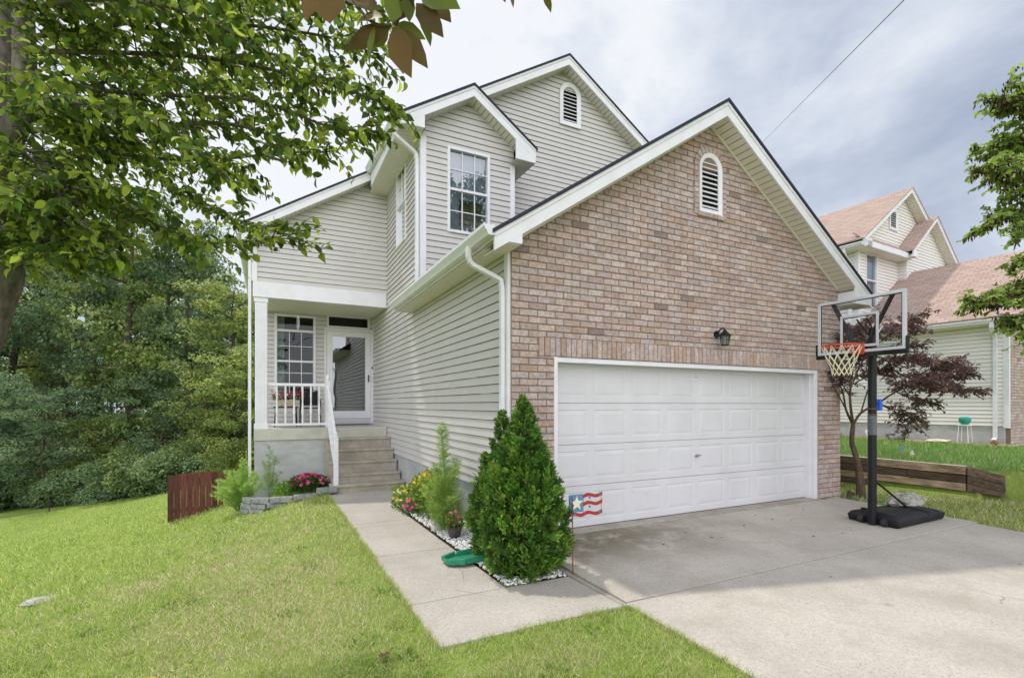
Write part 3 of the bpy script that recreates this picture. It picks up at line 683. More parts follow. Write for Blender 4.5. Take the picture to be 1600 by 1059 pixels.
quad(b, (2.25,4.93,3.403), (2.567,4.93,3.403), (2.567,9.56,3.403), (2.25,9.56,3.403)); quad(b, (2.15,8.72,6.625), (2.567,8.72,6.625), (2.567,11.9,6.625), (2.15,11.9,6.625))
quad(b, (4.41,8.72,6.488), (4.83,8.72,6.488), (4.83,9.68,6.488), (4.41,9.68,6.488)); quad(b, (9.0,4.93,3.328), (9.46,4.93,3.328), (9.46,9.6,3.328), (9.0,9.6,3.328))
osplit('soffit_backing', b, 'soffit_gap', house)
# brick-to-roof frieze
def frieze(pts, yy, t=.02):
    m = M()
    for (x0,z0),(x1,z1) in pts: m.prism([(x0,yy,z0),(x1,yy,z1),(x1,yy,z1-.035),(x0,yy,z0-.035)], (0,-t,0))
    obj('frieze', m, 'soffit', house)
frieze([((2.58,3.515),(5.88,5.715)),((5.88,5.715),(9.02,3.61))], YF-.013)
# downspouts
def downspout(pts, root=house, w=.06, d=.045, local=False):
    m = M(); m.tube(pts, [w*.72]*len(pts), 4) if False else None
    P_ = [np.array(p, float) for p in pts]; vs = []
    for i, p in enumerate(P_):
        t = norm(P_[min(i+1,len(P_)-1)]-P_[max(i-1,0)]); s_ = np.array((0,1,0.)); s_ = norm(s_-t*np.dot(s_,t)); q = np.cross(t, s_)
        for a, b_ in ((-1,-1),(1,-1),(1,1),(-1,1)): vs.append(p+s_*a*w/2+q*b_*d/2)
    n = len(P_); m.add(vs, [(4*i+k,4*i+(k+1)%4,4*i+4+(k+1)%4,4*i+4+k) for i in range(n-1) for k in range(4)]+[(3,2,1,0),(4*n-4,4*n-3,4*n-2,4*n-1)])
    o = obj('downspout', m, 'trim', root, local, bevel=.006); return o
downspout([(2.13,5.46,3.45),(2.13,5.46,3.33),(2.15,5.455,3.27),(2.19,5.445,3.23),(2.44,5.36,3.10),(2.50,5.34,3.06),(2.515,5.335,2.95),(2.515,5.335,.05),(2.49,5.335,.0),(2.36,5.33,-.02)], w=.072, d=.05)
downspout([(2.03,8.95,6.68),(2.03,8.95,6.57),(2.06,8.96,6.50),(2.12,8.97,6.46),(2.42,9.06,6.33),(2.48,9.08,6.29),(2.505,9.09,6.2),(2.505,9.09,3.62)], w=.085, d=.06)
downspout([(XW-.06,YP+.05,5.1),(XW-.06,YP+.05,-.75)], w=.085, d=.06)
# windows
window(house, pl((0,YB,0),(1,0,0),(0,-1,0)), 3.072, 3.965, 4.89, 6.55, rail=5.74, extra=[(3.10,3.94,5.62,6.53),(3.10,3.36,4.92,5.62),(3.86,3.94,4.92,5.62)])  # curtain cut away low down so the dark gap imitates a tree reflection
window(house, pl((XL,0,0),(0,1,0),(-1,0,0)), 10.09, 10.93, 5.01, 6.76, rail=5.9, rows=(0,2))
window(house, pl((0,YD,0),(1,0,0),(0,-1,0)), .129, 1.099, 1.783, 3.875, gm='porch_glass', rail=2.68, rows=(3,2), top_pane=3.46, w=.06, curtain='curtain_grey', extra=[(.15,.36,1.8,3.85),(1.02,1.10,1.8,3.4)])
window(house, pl((0,YD,0),(1,0,0),(0,-1,0)), 1.375, 2.47, 3.61, 3.945, gm='porch_glass', w=.045, curtain=None)
# storm door
PD = pl((0,YD,0),(1,0,0),(0,-1,0)); f = M()
pbox(f, PD, 1.31, 1.36, -.05, .04, 1.05, 3.60); pbox(f, PD, 2.50, 2.55, -.05, .04, 1.05, 3.60); pbox(f, PD, 1.36, 2.50, -.05, .04, 3.53, 3.60)
obj('entry_frame', f, 'trim', house, bevel=.006)
f = M(); a, b_, c, d_ = 1.365, 2.495, 1.20, 3.525
pbox(f, PD, a, a+.15, -.03, .03, c, d_); pbox(f, PD, b_-.14, b_, -.03, .03, c, d_); pbox(f, PD, a+.15, b_-.14, -.03, .03, d_-.14, d_); pbox(f, PD, a+.15, b_-.14, -.03, .03, c, c+.2)
dr = obj('entry_door', f, 'trim', house, bevel=.006); WL[dr.name] = WL[house.name]
g = M(); quad(g, PD(a+.15,0,c+.2), PD(b_-.14,0,c+.2), PD(b_-.14,0,d_-.14), PD(a+.15,0,d_-.14)); obj('pane', g, 'door_glass', dr)
g = M(); pbox(g, PD, a, b_, -.12, -.10, c, d_); obj('inner_door', g, 'room_dark', dr)
g = M(); pbox(g, PD, 2.42, 2.445, .03, .07, 2.18, 2.38); obj('handle', g, 'handle_dark', dr)
g = M(); pbox(g, PD, 1.36, 2.50, -.08, .10, 1.045, 1.12); pbox(g, PD, 1.36, 2.50, -.08, .02, 1.12, 1.195); obj('threshold', g, 'grey_frame', house)
g = M(); pbox(g, PD, 2.515, 2.545, .04, .06, 2.55, 2.60); obj('doorbell', g, 'handle_dark', house)
# ---- porch
w = M(); w.box(XW+.02, 1.22, YP-.03, YP+.2, .785, 1.04); w.box(1.22, XL-.02, YP-.06, YP+.2, .785, 1.04); w.box(XW+.02, XL, YP+.2, YD, .85, 1.039); obj('porch_slab', w, 'concrete_band', house, bevel=.012)
w = M(); w.box(XW+.03, 1.2, YP+.0, YP+.2, -1.2, .785); w.box(XW+.03, XW+.2, YP+.2, YD, -1.6, .85); osplit('porch_foundation', w, 'concrete_block', house)
w = M(); tz = [.815,.585,.355,.13,-.03]; ys = [YP-.06,11.54,11.22,10.89,10.56,10.20]
for i, z in enumerate(tz): w.box(1.15 if i < 4 else 1.10, XL-.015, ys[i+1], ys[i]+.02, -.6, z); w.box((1.15 if i < 4 else 1.10)-.012, XL-.016, ys[i+1]-.025, ys[i]+.01, z-.045, z+.003)
obj('steps', w, 'concrete_old', house, bevel=.012)
w = M(); w.box(XW, XL-.02, YP-.03, YP+.12, 3.90, 4.235); w.box(XW, XL-.021, YP-.045, YP-.03, 3.90, 3.93); w.box(XW+.0, XW+.14, YP+.12, YD, 3.92, 4.23); obj('porch_beam', w, 'trim', house, bevel=.006)
w = M(); w.box(XW+.14, XL-.02, YP+.12, YD, 3.93, 3.95); obj('porch_ceiling', w, 'soffit', house)
w = M(); w.box(-.27, -.03, YP+.0, YP+.24, 1.04, 3.90)
for i in range(6): w.box(-.255+i*.037, -.232+i*.037, YP-.004, YP, 1.2, 3.75)
w.box(-.29, -.01, YP-.015, YP+.26, 1.041, 1.15); w.box(-.29, -.01, YP-.015, YP+.26, 3.8, 3.899); obj('porch_post', w, 'trim', house, bevel=.005)
BAL = [(.018,0),(.018,.16),(.012,.17),(.021,.20),(.026,.26),(.018,.40),(.013,.52),(.018,.56),(.012,.57),(.018,.60),(.018,.86)]
def baluster(x, y, z, root, h=.86):
    m = M(); m.lathe((x,y,z), [(r*1.15, q*h/.86) for r, q in BAL], 8); return obj('baluster', m, 'trim', root, smooth=False)
w = M(); w.box(-.03, 1.19, YP+.03, YP+.09, 1.985, 2.045); w.box(-.029, -.012, YP+.045, YP+.075, 1.15, 1.985); w.box(-.03, 1.19, YP+.04, YP+.08, 1.10, 1.15); rl = obj('porch_railing', w, 'trim', house, bevel=.008); WL[rl.name] = WL[house.name]
for i in range(6): baluster(.16+i*.175, YP+.06, 1.15, rl, .84)
w = M()
w.box(1.17, 1.27, YP-.02, YP+.08, 1.04, 2.10); w.lathe((1.22,YP+.03,2.10), [(.05,0),(.05,.02),(.03,.03),(.045,.07),(.03,.13),(.01,.16)], 12)
w.box(1.15, 1.24, 10.24, 10.33, -.03, .93); w.lathe((1.195,10.285,.93), [(.052,0),(.052,.02),(.03,.03),(.045,.06),(.02,.10)], 12)
w.hexa([(1.17,10.30,.78),(1.23,10.30,.78),(1.25,YP,1.93),(1.19,YP,1.93)], [(1.17,10.30,.85),(1.23,10.30,.85),(1.25,YP,2.0),(1.19,YP,2.0)])
w.hexa([(1.18,10.30,.12),(1.22,10.30,.12),(1.24,YP,1.12),(1.20,YP,1.12)], [(1.18,10.30,.17),(1.22,10.30,.17),(1.24,YP,1.17),(1.20,YP,1.17)])
hr = obj('stair_railing', w, 'trim', house, bevel=.006); WL[hr.name] = WL[house.name]
for i in range(7): t = (i+1)/8; baluster(1.2+.02*t, 10.3+t*(YP-10.3), .16+t*1.0, hr, .64)
# ================================================================ things on the porch
t = empty('wind_chime', (.62,12.6,3.0), 'clear glass wind chime hanging above the porch window', 'wind chime')
g = M(); g.tube([(.62,12.6,3.93),(.62,12.6,3.62)], .003, 4); obj('cord', g, 'grey_frame', t)
g = M(); 
for k in range(5): a = k*1.257; g.tube([(.62+.025*math.cos(a),12.6+.025*math.sin(a),3.62),(.62+.025*math.cos(a),12.6+.025*math.sin(a),3.40-.02*k)], .006, 6)
g.lathe((.62,12.6,3.62), [(.03,0),(.03,.015),(.005,.05)], 12); obj('chime_tube', g, 'clear_glass', t)
t = empty('side_table', (.42,12.75,1.04), 'small dark metal table holding the red flower box on the porch', 'table')
g = M(); g.box(.10,.62,12.6,13.0,1.50,1.525); obj('table_top', g, 'black_metal', t)
for x, y in ((.12,12.62),(.60,12.62),(.12,12.98),(.60,12.98)): g = M(); g.tube([(x,y,1.04),(x+.02*(1 if x < .3 else -1),y,1.5)], .012, 6); obj('leg', g, 'black_metal', t)
t = empty('flower_box', (.42,12.8,1.525), 'woven box of red and pink flowers on the porch table', 'flower box')
g = M(); g.hexa([(.22,12.68,1.526),(.56,12.68,1.526),(.56,12.88,1.526),(.22,12.88,1.526)],[(.19,12.66,1.68),(.59,12.66,1.68),(.59,12.9,1.68),(.19,12.9,1.68)]); obj('basket', g, 'basket', t, bevel=.01)
n = 320; p = np.stack([rng.uniform(.08,.72,n), rng.uniform(12.6,12.95,n), 1.68+np.abs(rng.normal(0,.07,n))], 1)
d = norm(rvec(n)+(0,0,.6)); scatter('foliage', *DLEAF, p, d, rvec(n), .05, palette(n, [(.05,.13,.03),(.08,.2,.04)]), 'leaf', t)
n = 160; p = np.stack([rng.uniform(.06,.76,n), rng.uniform(12.55,12.9,n), 1.74+np.abs(rng.normal(0,.08,n))], 1); cc = np.where((p[:,0]>.5)[:,None], palette(n,[(.45,.01,.03)]), palette(n,[(.7,.12,.25),(.5,.02,.06)]))
scatter('blossom', *DLEAF, p, norm(rvec(n)+(0,-.5,.4)), rvec(n), .05, cc, 'petal', t)
t = empty('porch_chair', (.93,12.9,1.04), 'dark metal framed chair with curved arms behind the porch rail', 'chair')
g = M(); g.box(.70,1.12,12.75,13.2,1.47,1.50); obj('seat', g, 'black_metal', t)
g = M(); g.tube([(.70,13.2,1.5),(.70,13.28,1.9),(.91,13.3,1.96),(1.12,13.28,1.9),(1.12,13.2,1.5)], .013, 6); g.box(.72,1.10,13.25,13.26,1.55,1.9); obj('backrest', g, 'black_metal', t)
for x in (.69, 1.13):
    g = M(); g.tube([(x,12.7,1.04),(x,12.74,1.55),(x,12.82,1.70),(x,13.0,1.72),(x,13.25,1.72)], .013, 6); obj('leg', g, 'black_metal', t)
    g = M(); g.tube([(x,13.3,1.04),(x,13.2,1.5)], .013, 6); obj('leg', g, 'black_metal', t)
g = M(); g.box(1.5,2.42,13.2,13.62,1.041,1.056); tag(obj('doormat', g, 'mat_brown', bevel=.004), 'dark brown doormat lying in front of the white door', 'doormat')
# ================================================================ basketball hoop
BX, BY = 7.38, 3.80
zb = float(drive_z(BY))
t = empty('basketball_hoop', (BX,BY,zb), 'portable basketball hoop with clear backboard standing on the driveway', 'basketball hoop')
def blob_base():
    m = M(); nx, ny = 26, 16; x0, x1, y0, y1 = 7.42, 8.72, 3.50, 4.15; vs = []
    for s in (1, 0):
        for j in range(ny+1):
            for i in range(nx+1):
                u, v = i/nx, j/ny; x = x0+(x1-x0)*u; yc = (y0+y1)/2; hw = (y1-y0)/2*(1-.10*u)
                y = yc+(2*v-1)*hw; eu = min(u, 1-u)*nx; ev = min(v, 1-v)*ny
                h = .13+.05*math.sin(math.pi*v)*(1-u*.7); e = min(1, min(eu, ev)/1.0)
                h = h if e >= 1 else .10
                if .62 < u < .68: h -= .05
                for gx, gy in ((.3,.25),(.3,.75)):
                    if abs(v-gy-.25*(u-.45)**2*(1 if gy>.5 else -1)) < .035 and .15 < u < .6: h -= .018
                if s: vs.append((x, y, zb+h))
                else: vs.append((x0+(x1-x0)*(.5+(u-.5)*.97), yc+(y-yc)*.95, zb+.004))
    k = (nx+1)*(ny+1); f = []
    for j in range(ny):
        for i in range(nx): a = j*(nx+1)+i; f += [(a,a+1,a+nx+2,a+nx+1), (k+a+nx+1,k+a+nx+2,k+a+1,k+a)]
    for i in range(nx):
        a = i; f.append((a+k,a+1+k,a+1,a)); a = ny*(nx+1)+i; f.append((a,a+1,a+1+k,a+k))
    for j in range(ny):
        a = j*(nx+1); f.append((a,a+nx+1,a+nx+1+k,a+k)); a = j*(nx+1)+nx; f.append((a+k,a+nx+1+k,a+nx+1,a))
    m.add(vs, f); return m
b_ = obj('base', blob_base(), 'black_plastic', t, smooth=True, bevel=.012); WL[b_.name] = WL[t.name]
g = M(); g.tube([(7.55,4.0,zb+.15),(7.55,4.0,zb+.185)], .03, 12); obj('filler_cap', g, 'black_plastic', b_)
g = M(); 
for y in (3.66, 3.95): g.tube([(7.41,y-.03,zb+.055),(7.41,y+.03,zb+.055)], .05, 14)
osplit('wheel', g, 'handle_dark', b_)
g = M(); g.tube([(BX,BY,zb+.02),(BX,BY,1.75),(BX+.01,BY,2.62)], [.052,.052,.046], 16); p_ = obj('pole', g, 'black_metal', t, smooth=False); WL[p_.name] = WL[t.name]
g = M(); g.tube([(BX,BY,1.43),(BX,BY,1.44)], .054, 16); g.tube([(BX,BY,1.51),(BX,BY,1.52)], .054, 16); osplit('tape_band', g, 'rust', p_)
g = M(); g.tube([(BX,BY,1.16),(BX,BY,1.42)], .053, 16, cap=False); obj('height_sticker', g, 'sticker', p_)
g = M(); g.box(BX+.03,BX+.10,BY-.075,BY-.045,1.49,1.64); obj('height_lock', g, 'blue_plastic', p_)
g = M(); g.tube([(BX+.03,BY,zb+.62),(8.42,3.83,zb+.10)], .014, 8); obj('brace', g, 'black_metal', t)
XB = 7.08; Y0, Y1, Z0, Z1 = 3.26, 4.345, 2.265, 3.01
PB = pl((XB,0,0), (0,1,0), (-1,0,0))
f = M(); fw = .038
pbox(f, PB, Y0, Y1, -.02, .02, Z1-fw, Z1); pbox(f, PB, Y0, Y1, -.02, .02, Z0, Z0+fw); pbox(f, PB, Y0, Y0+fw, -.02, .02, Z0+fw, Z1-fw); pbox(f, PB, Y1-fw, Y1, -.02, .02, Z0+fw, Z1-fw)
bb = obj('backboard', f, 'grey_frame', t, bevel=.004); WL[bb.name] = WL[t.name]
g = M(); quad(g, PB(Y0+fw,.004,Z0+fw), PB(Y1-fw,.004,Z0+fw), PB(Y1-fw,.004,Z1-fw), PB(Y0+fw,.004,Z1-fw)); obj('acrylic_panel', g, 'acrylic', bb)
g = M(); a, b2, c, d2 = 3.565, 4.04, 2.34, 2.785
for (u0,u1,v0,v1) in ((a,b2,d2-.032,d2),(a,b2,c,c+.032),(a,a+.032,c+.032,d2-.032),(b2-.032,b2,c+.032,d2-.032)): pbox(g, PB, u0, u1, .005, .010, v0, v1)
obj('target_square', g, 'grey_frame', bb)
g = M()
for (u0,u1,v0,v1) in ((Y0+fw,Y1-fw,Z1-fw-.012,Z1-fw),(Y0+fw,Y0+fw+.012,Z0+fw,Z1-fw-.012),(Y1-fw-.012,Y1-fw,Z0+fw,Z1-fw-.012),(Y0+fw,Y1-fw,Z0+fw,Z0+fw+.01),
                      (a+.032,b2-.032,d2-.044,d2-.032),(a+.032,a+.044,c+.032,d2-.044),(b2-.044,b2-.032,c+.032,d2-.044)): pbox(g, PB, u0, u1, .0045, .0075, v0, v1)
obj('black_line', g, 'handle_dark', bb)
g = M(); pbox(g, PB, Y0-.02, Y1+.02, -.03, .03, Z0-.055, Z0+.0); pbox(g, PB, Y0-.025, Y0-.001, -.03, .03, Z0, Z0+.16); pbox(g, PB, Y1+.001, Y1+.025, -.03, .03, Z0, Z0+.16)
obj('edge_pad', g, 'black_plastic', bb, bevel=.008)
# maker's mark low on the board, drawn as a small slanted oval with strokes
g = M()
for i in range(8):
    u = 3.37+i*.018; pbox(g, PB, u, u+.011, .0045, .006, 2.345+.002*i, 2.365+.002*i+.004*(i%3))
obj('board_mark', g, 'grey_frame', bb)
# V struts behind the board
def bar(m, p, q, w=.02, n=4): m.tube([p, q], w, n)
for s in (-1, 1):
    g = M(); bar(g, (XB+.045,BY+s*.03,2.29), (XB+.045,BY+s*.37,2.98), .030); obj('support_bar', g, 'black_metal', bb)
    g = M(); bar(g, (XB+.05,BY+s*.06,2.72), (BX+.03,BY+s*.045,2.50), .013); bar(g, (XB+.05,BY+s*.06,2.42), (BX+.03,BY+s*.045,2.22), .013); osplit('lift_arm', g, 'black_metal', t)
g = M(); bar(g, (BX+.02,BY,2.45), (BX+.25,BY,2.66), .012); obj('height_handle', g, 'grey_frame', t)
RC = (6.68, BY, 2.335)
g = M(); pbox(g, PB, BY-.075, BY+.075, .02, .035, 2.24, 2.36); g.hexa([(XB-.035,BY-.07,2.30),(XB-.035,BY+.07,2.30),(6.88,BY+.09,2.325),(6.88,BY-.09,2.325)],[(XB-.035,BY-.07,2.345),(XB-.035,BY+.07,2.345),(6.88,BY+.09,2.34),(6.88,BY-.09,2.34)])
g.tube([(RC[0]+.225*math.cos(k*math.pi/20), RC[1]+.225*math.sin(k*math.pi/20), RC[2]) for k in range(41)], .009, 8, cap=False)
rm = obj('rim', g, 'rim_orange', t); WL[rm.name] = WL[t.name]
g = M(); NL = 12
def netp(k, j, ):
    r = [.222,.19,.155,.125,.11,.105][j]; a = 2*math.pi*(k+.5*(j % 2))/NL; return (RC[0]+r*math.cos(a), RC[1]+r*math.sin(a), RC[2]-.012-[0,.10,.19,.26,.32,.37][j])
for k in range(NL):
    for j in range(5):
        kk = (k, k+1) if j % 2 else (k, k-1)
        for q in kk: g.tube([netp(k, j), netp(q if j % 2 else q, j+1)], .0042, 4, cap=False)
obj('net', g, 'net_white', rm)
# rock weighing down the base
def lump(cx, cy, z, sx, sy, sz, seed, n=18, k=10):
    r_ = random.Random(seed); ph = [r_.uniform(0,6) for _ in range(8)]; m = M(); vs = []
    for j in range(k+1):
        th = math.pi*j/k
        for i in range(n):
            a = 2*math.pi*i/n; q = 1+.13*math.sin(3*a+ph[0]+2*th)+.1*math.sin(5*a+ph[1]-3*th)+.09*math.sin(4*th+ph[2]+2*a)+r_.uniform(-.05,.05)
            c, s = math.cos(a), math.sin(a); c = abs(c)**.7*(1 if c > 0 else -1); s = abs(s)**.7*(1 if s > 0 else -1)
            vs.append((cx+sx*q*c*math.sin(th)**.7, cy+sy*q*s*math.sin(th)**.7, z+sz*(1+math.cos(th)*q)))
    m.add(vs, [(j*n+i, j*n+(i+1)%n, (j+1)*n+(i+1)%n, (j+1)*n+i) for j in range(k) for i in range(n)]); return m
tag(obj('rock', lump(8.60,3.98,zb+.08,.33,.15,.11,3), 'rock'), 'pitted pale stone lying on the rear of the hoop base', 'rock')
# ================================================================ front bed: gravel, shrubs, flowers
m = M(); m.add([(1.93,4.0,-.098),(2.62,4.0,-.098),(2.62,5.25,-.1),(2.60,8.74,-.155),(1.93,8.74,-.155)], [(0,1,2,3,4)]); tag(obj('flower_bed', m, 'soil'), kind='structure')
ICO = [(0,0,1),(.89,0,.45),(.28,.85,.45),(-.72,.53,.45),(-.72,-.53,.45),(.28,-.85,.45),(.72,.53,-.45),(-.28,.85,-.45),(-.89,0,-.45),(-.28,-.85,-.45),(.72,-.53,-.45),(0,0,-1)]
ICF = [(0,1,2),(0,2,3),(0,3,4),(0,4,5),(0,5,1),(1,6,2),(2,7,3),(3,8,4),(4,9,5),(5,10,1),(2,6,7),(3,7,8),(4,8,9),(5,9,10),(1,10,6),(6,11,7),(7,11,8),(8,11,9),(9,11,10),(10,11,6)]
n = 7000; x = rng.uniform(1.95,2.59,n); y = rng.uniform(4.02,8.7,n); keep = ~((np.hypot(x-2.2,y-4.35) < .16)); x, y = x[keep], y[keep]; n = len(x)
z = np.where(y < 5.2, -.085, -.09)-.012*np.maximum(y-5.2,0)+rng.uniform(-.004,.016,n)
sc = rng.uniform(.008,.019,n)[:,None]*np.stack([rng.uniform(.7,1.3,n),rng.uniform(.7,1.3,n),rng.uniform(.5,.8,n)],1)
tag(scatter('white_gravel', ICO, ICF, np.stack([x,y,z],1), norm(rvec(n)*(1,1,.3)), np.tile((0,0,1.),(n,1)), sc, palette(n,[(1,1,1),(.9,.9,.88),(.75,.74,.7)],.08), 'pebble', smooth=True), 'white pebble gravel filling the narrow bed beside the walkway', 'gravel', kind='stuff')
# arborvitae
SPRAY = []
SPF = []
for a, l, x0, y0 in ((0,1,0,0),(.55,.62,.0,.22),(-.55,.62,0,.22),(.5,.5,0,.5),(-.5,.5,0,.5)):
    s, c = math.sin(a), math.cos(a); b = len(SPRAY); w = .085
    for (u, v) in ((-w*.6,0),(w*.6,0),(w,l*.55),(0,l),(-w,l*.55)): SPRAY.append((x0+u*c+v*s, y0-u*s+v*c, .03*v))
    SPF.append((b,b+1,b+2,b+3,b+4))
def arbor(cx, cy, z0, h, prof, n, seed, root):
    """prof: list of (height fraction, radius); foliage grows in outward tufts with gaps between"""
    nt_ = n//44; hs = rng.beta(1.1, 1.3, nt_)*.97+.02; a = rng.uniform(0, 6.283, nt_); dep = np.where(rng.random(nt_) < .72, rng.uniform(.86,1.10,nt_), rng.uniform(.55,.85,nt_))
    R = np.interp(hs, [p[0] for p in prof], [p[1] for p in prof])*(1+.08*np.sin(3*a+hs*9+seed)+.06*np.sin(5*a-hs*17)); r = R*dep
    tip = np.stack([cx+r*np.cos(a), cy+r*np.sin(a), z0+hs*h], 1); ax = norm(np.stack([np.cos(a), np.sin(a), rng.uniform(.5,1.5,nt_)+hs], 1)+rng.normal(0,.22,(nt_,3)))
    L = rng.uniform(.10,.19,nt_)*np.clip(R/.22,.45,1.); root_ = tip-ax*L[:,None]; ti = rng.integers(0, nt_, n); s_ = rng.random(n)**.7; dirs = norm(ax[ti]+rng.normal(0,.42,(n,3)))
    p = root_[ti]+ax[ti]*(L[ti]*s_)[:,None]+dirs*(L[ti]*.30*rng.random(n))[:,None]
    tc_ = np.array([(.07,.165,.025),(.10,.22,.03),(.05,.115,.02),(.18,.32,.045)])[rng.integers(0,4,nt_)]*(1+rng.normal(0,.15,(nt_,1)))
    cc = np.clip(tc_[ti]*(1+rng.normal(0,.2,(n,1))), .003, 1); brown = rng.random(n) < .02; cc[brown] = (.16,.10,.04)
    scatter('foliage', SPRAY, SPF, p, dirs, rvec(n), np.stack([rng.uniform(.020,.040,n),rng.uniform(.035,.065,n),np.full(n,.03)],1)*np.clip(R[ti]/.2,.6,1)[:,None], cc, 'needle', root)
    g = M(); g.tube([(cx,cy,z0-.05),(cx,cy,z0+h*.5),(cx+.01,cy,z0+h*.95)], [.03,.02,.005], 8)
    for k in range(16):
        aa = k*2.4; zz = z0+.1+h*.8*k/16; rr = np.interp((zz-z0)/h, [p[0] for p in prof], [p[1] for p in prof])*.8
        g.tube([(cx,cy,zz),(cx+rr*math.cos(aa),cy+rr*math.sin(aa),zz+rr*.8)], [.01,.003], 5)
    obj('trunk', g, 'bark_brown', root)
t = empty('arborvitae', (2.26,4.30,-.09), 'tall pointed evergreen shrub in white gravel at the garage corner', 'shrub')
arbor(2.26, 4.30, -.09, 1.76, [(0,.23),(.06,.34),(.20,.405),(.36,.385),(.52,.31),(.66,.22),(.80,.135),(.92,.075),(1,.01)], 52000, 1, t)
t = empty('arborvitae', (2.26,4.78,-.09), 'narrower pointed evergreen shrub tucked behind the taller one by the downspout', 'shrub')
arbor(2.26, 4.78, -.09, 1.62, [(0,.2),(.1,.30),(.28,.34),(.45,.30),(.62,.21),(.8,.11),(.92,.06),(1,.01)], 30000, 5, t)
# splash block
m = M(); zs = -.072
def sb(x, y, z): return (x, y, zs+z)
m.hexa([sb(1.68,4.74,0),sb(2.3,4.72,.0),sb(2.3,4.98,.0),sb(1.68,5.02,0)],[sb(1.68,4.74,.012),sb(2.3,4.72,.03),sb(2.3,4.98,.03),sb(1.68,5.02,.012)])
for y0, y1 in ((4.72,4.745),(4.985,5.01)): m.hexa([sb(1.78,y0,0),sb(2.3,y0,0),sb(2.3,y1,0),sb(1.78,y1,0)],[sb(1.82,y0,.06),sb(2.3,y0,.10),sb(2.3,y1,.10),sb(1.82,y1,.06)])
m.hexa([sb(1.64,4.80,0),sb(1.70,4.74,0),sb(1.70,5.02,0),sb(1.64,4.96,0)],[sb(1.64,4.80,.04),sb(1.70,4.74,.014),sb(1.70,5.02,.014),sb(1.64,4.96,.04)])
m.hexa([sb(1.63,4.80,0),sb(1.80,4.70,0),sb(1.80,4.73,0),sb(1.66,4.82,0)],[sb(1.63,4.80,.05),sb(1.80,4.70,.062),sb(1.80,4.73,.062),sb(1.66,4.82,.05)])
m.hexa([sb(1.66,4.94,0),sb(1.80,5.0,0),sb(1.80,5.03,0),sb(1.63,4.96,0)],[sb(1.66,4.94,.05),sb(1.80,5.0,.062),sb(1.80,5.03,.062),sb(1.63,4.96,.05)])
tag(obj('splash_block', m, 'green_plastic', bevel=.004), 'green plastic splash block draining onto the walkway beside the shrub', 'splash block')
# flag ornament on a stake
t = empty('garden_stake', (2.68,4.05,-.09), 'stars and stripes garden flag on a rusty stake by the shrub', 'garden flag')
FY = 4.08; X0 = 2.66; 
g = M(); g.tube([(2.68,4.05,-.1),(2.68,4.06,.66)], .006, 6); obj('stake', g, 'rust', t)
g = M(); g.box(X0, X0+.16, FY, FY+.012, .50, .675); obj('star_panel', g, 'flag_blue', t)
g = M()
pts = [((.078 if i % 2 == 0 else .032)*math.sin(i*math.pi/5), (.078 if i % 2 == 0 else .032)*math.cos(i*math.pi/5)) for i in range(10)]
g.prism([(X0+.08+u, FY-.003, .588+v) for u, v in pts], (0,-.010,0)); obj('star', g, 'flag_cream', t)
for zc, xs_ in ((.655,X0+.165),(.575,X0+.165),(.475,X0+.01)):
    g = M(); n = 18; vs = []
    for i in range(n+1): x = xs_+(X0+.40-xs_)*i/n; zz = zc+.010*math.sin((x-X0)*34)+(x-X0)*.0; vs += [(x,FY,zz-.017),(x,FY,zz+.017),(x,FY+.01,zz-.017),(x,FY+.01,zz+.017)]
    g.add(vs, [q for i in range(n) for q in ((4*i,4*i+4,4*i+5,4*i+1),(4*i+2,4*i+3,4*i+7,4*i+6),(4*i+1,4*i+5,4*i+7,4*i+3),(4*i,4*i+2,4*i+6,4*i+4))]+[(0,1,3,2),(4*n,4*n+2,4*n+3,4*n+1)]); obj('stripe', g, 'flag_red', t)
for i, (x, z_) in enumerate(((.24,.635),(.24,.545),(.36,.665),(.36,.485),(.06,.475))):
    g = M(); g.prism([(X0+x+u*.25, FY-.002, z_+v*.25) for u, v in pts], (0,-.005,0)); obj('small_star', g, 'flag_blue', t)
g = M(); g.tube([(X0+.17,FY+.006,.46),(X0+.17,FY+.006,.67)], .003, 4); g.tube([(X0+.39,FY+.006,.46),(X0+.39,FY+.006,.67)], .003, 4); obj('wire', g, 'rust', t)
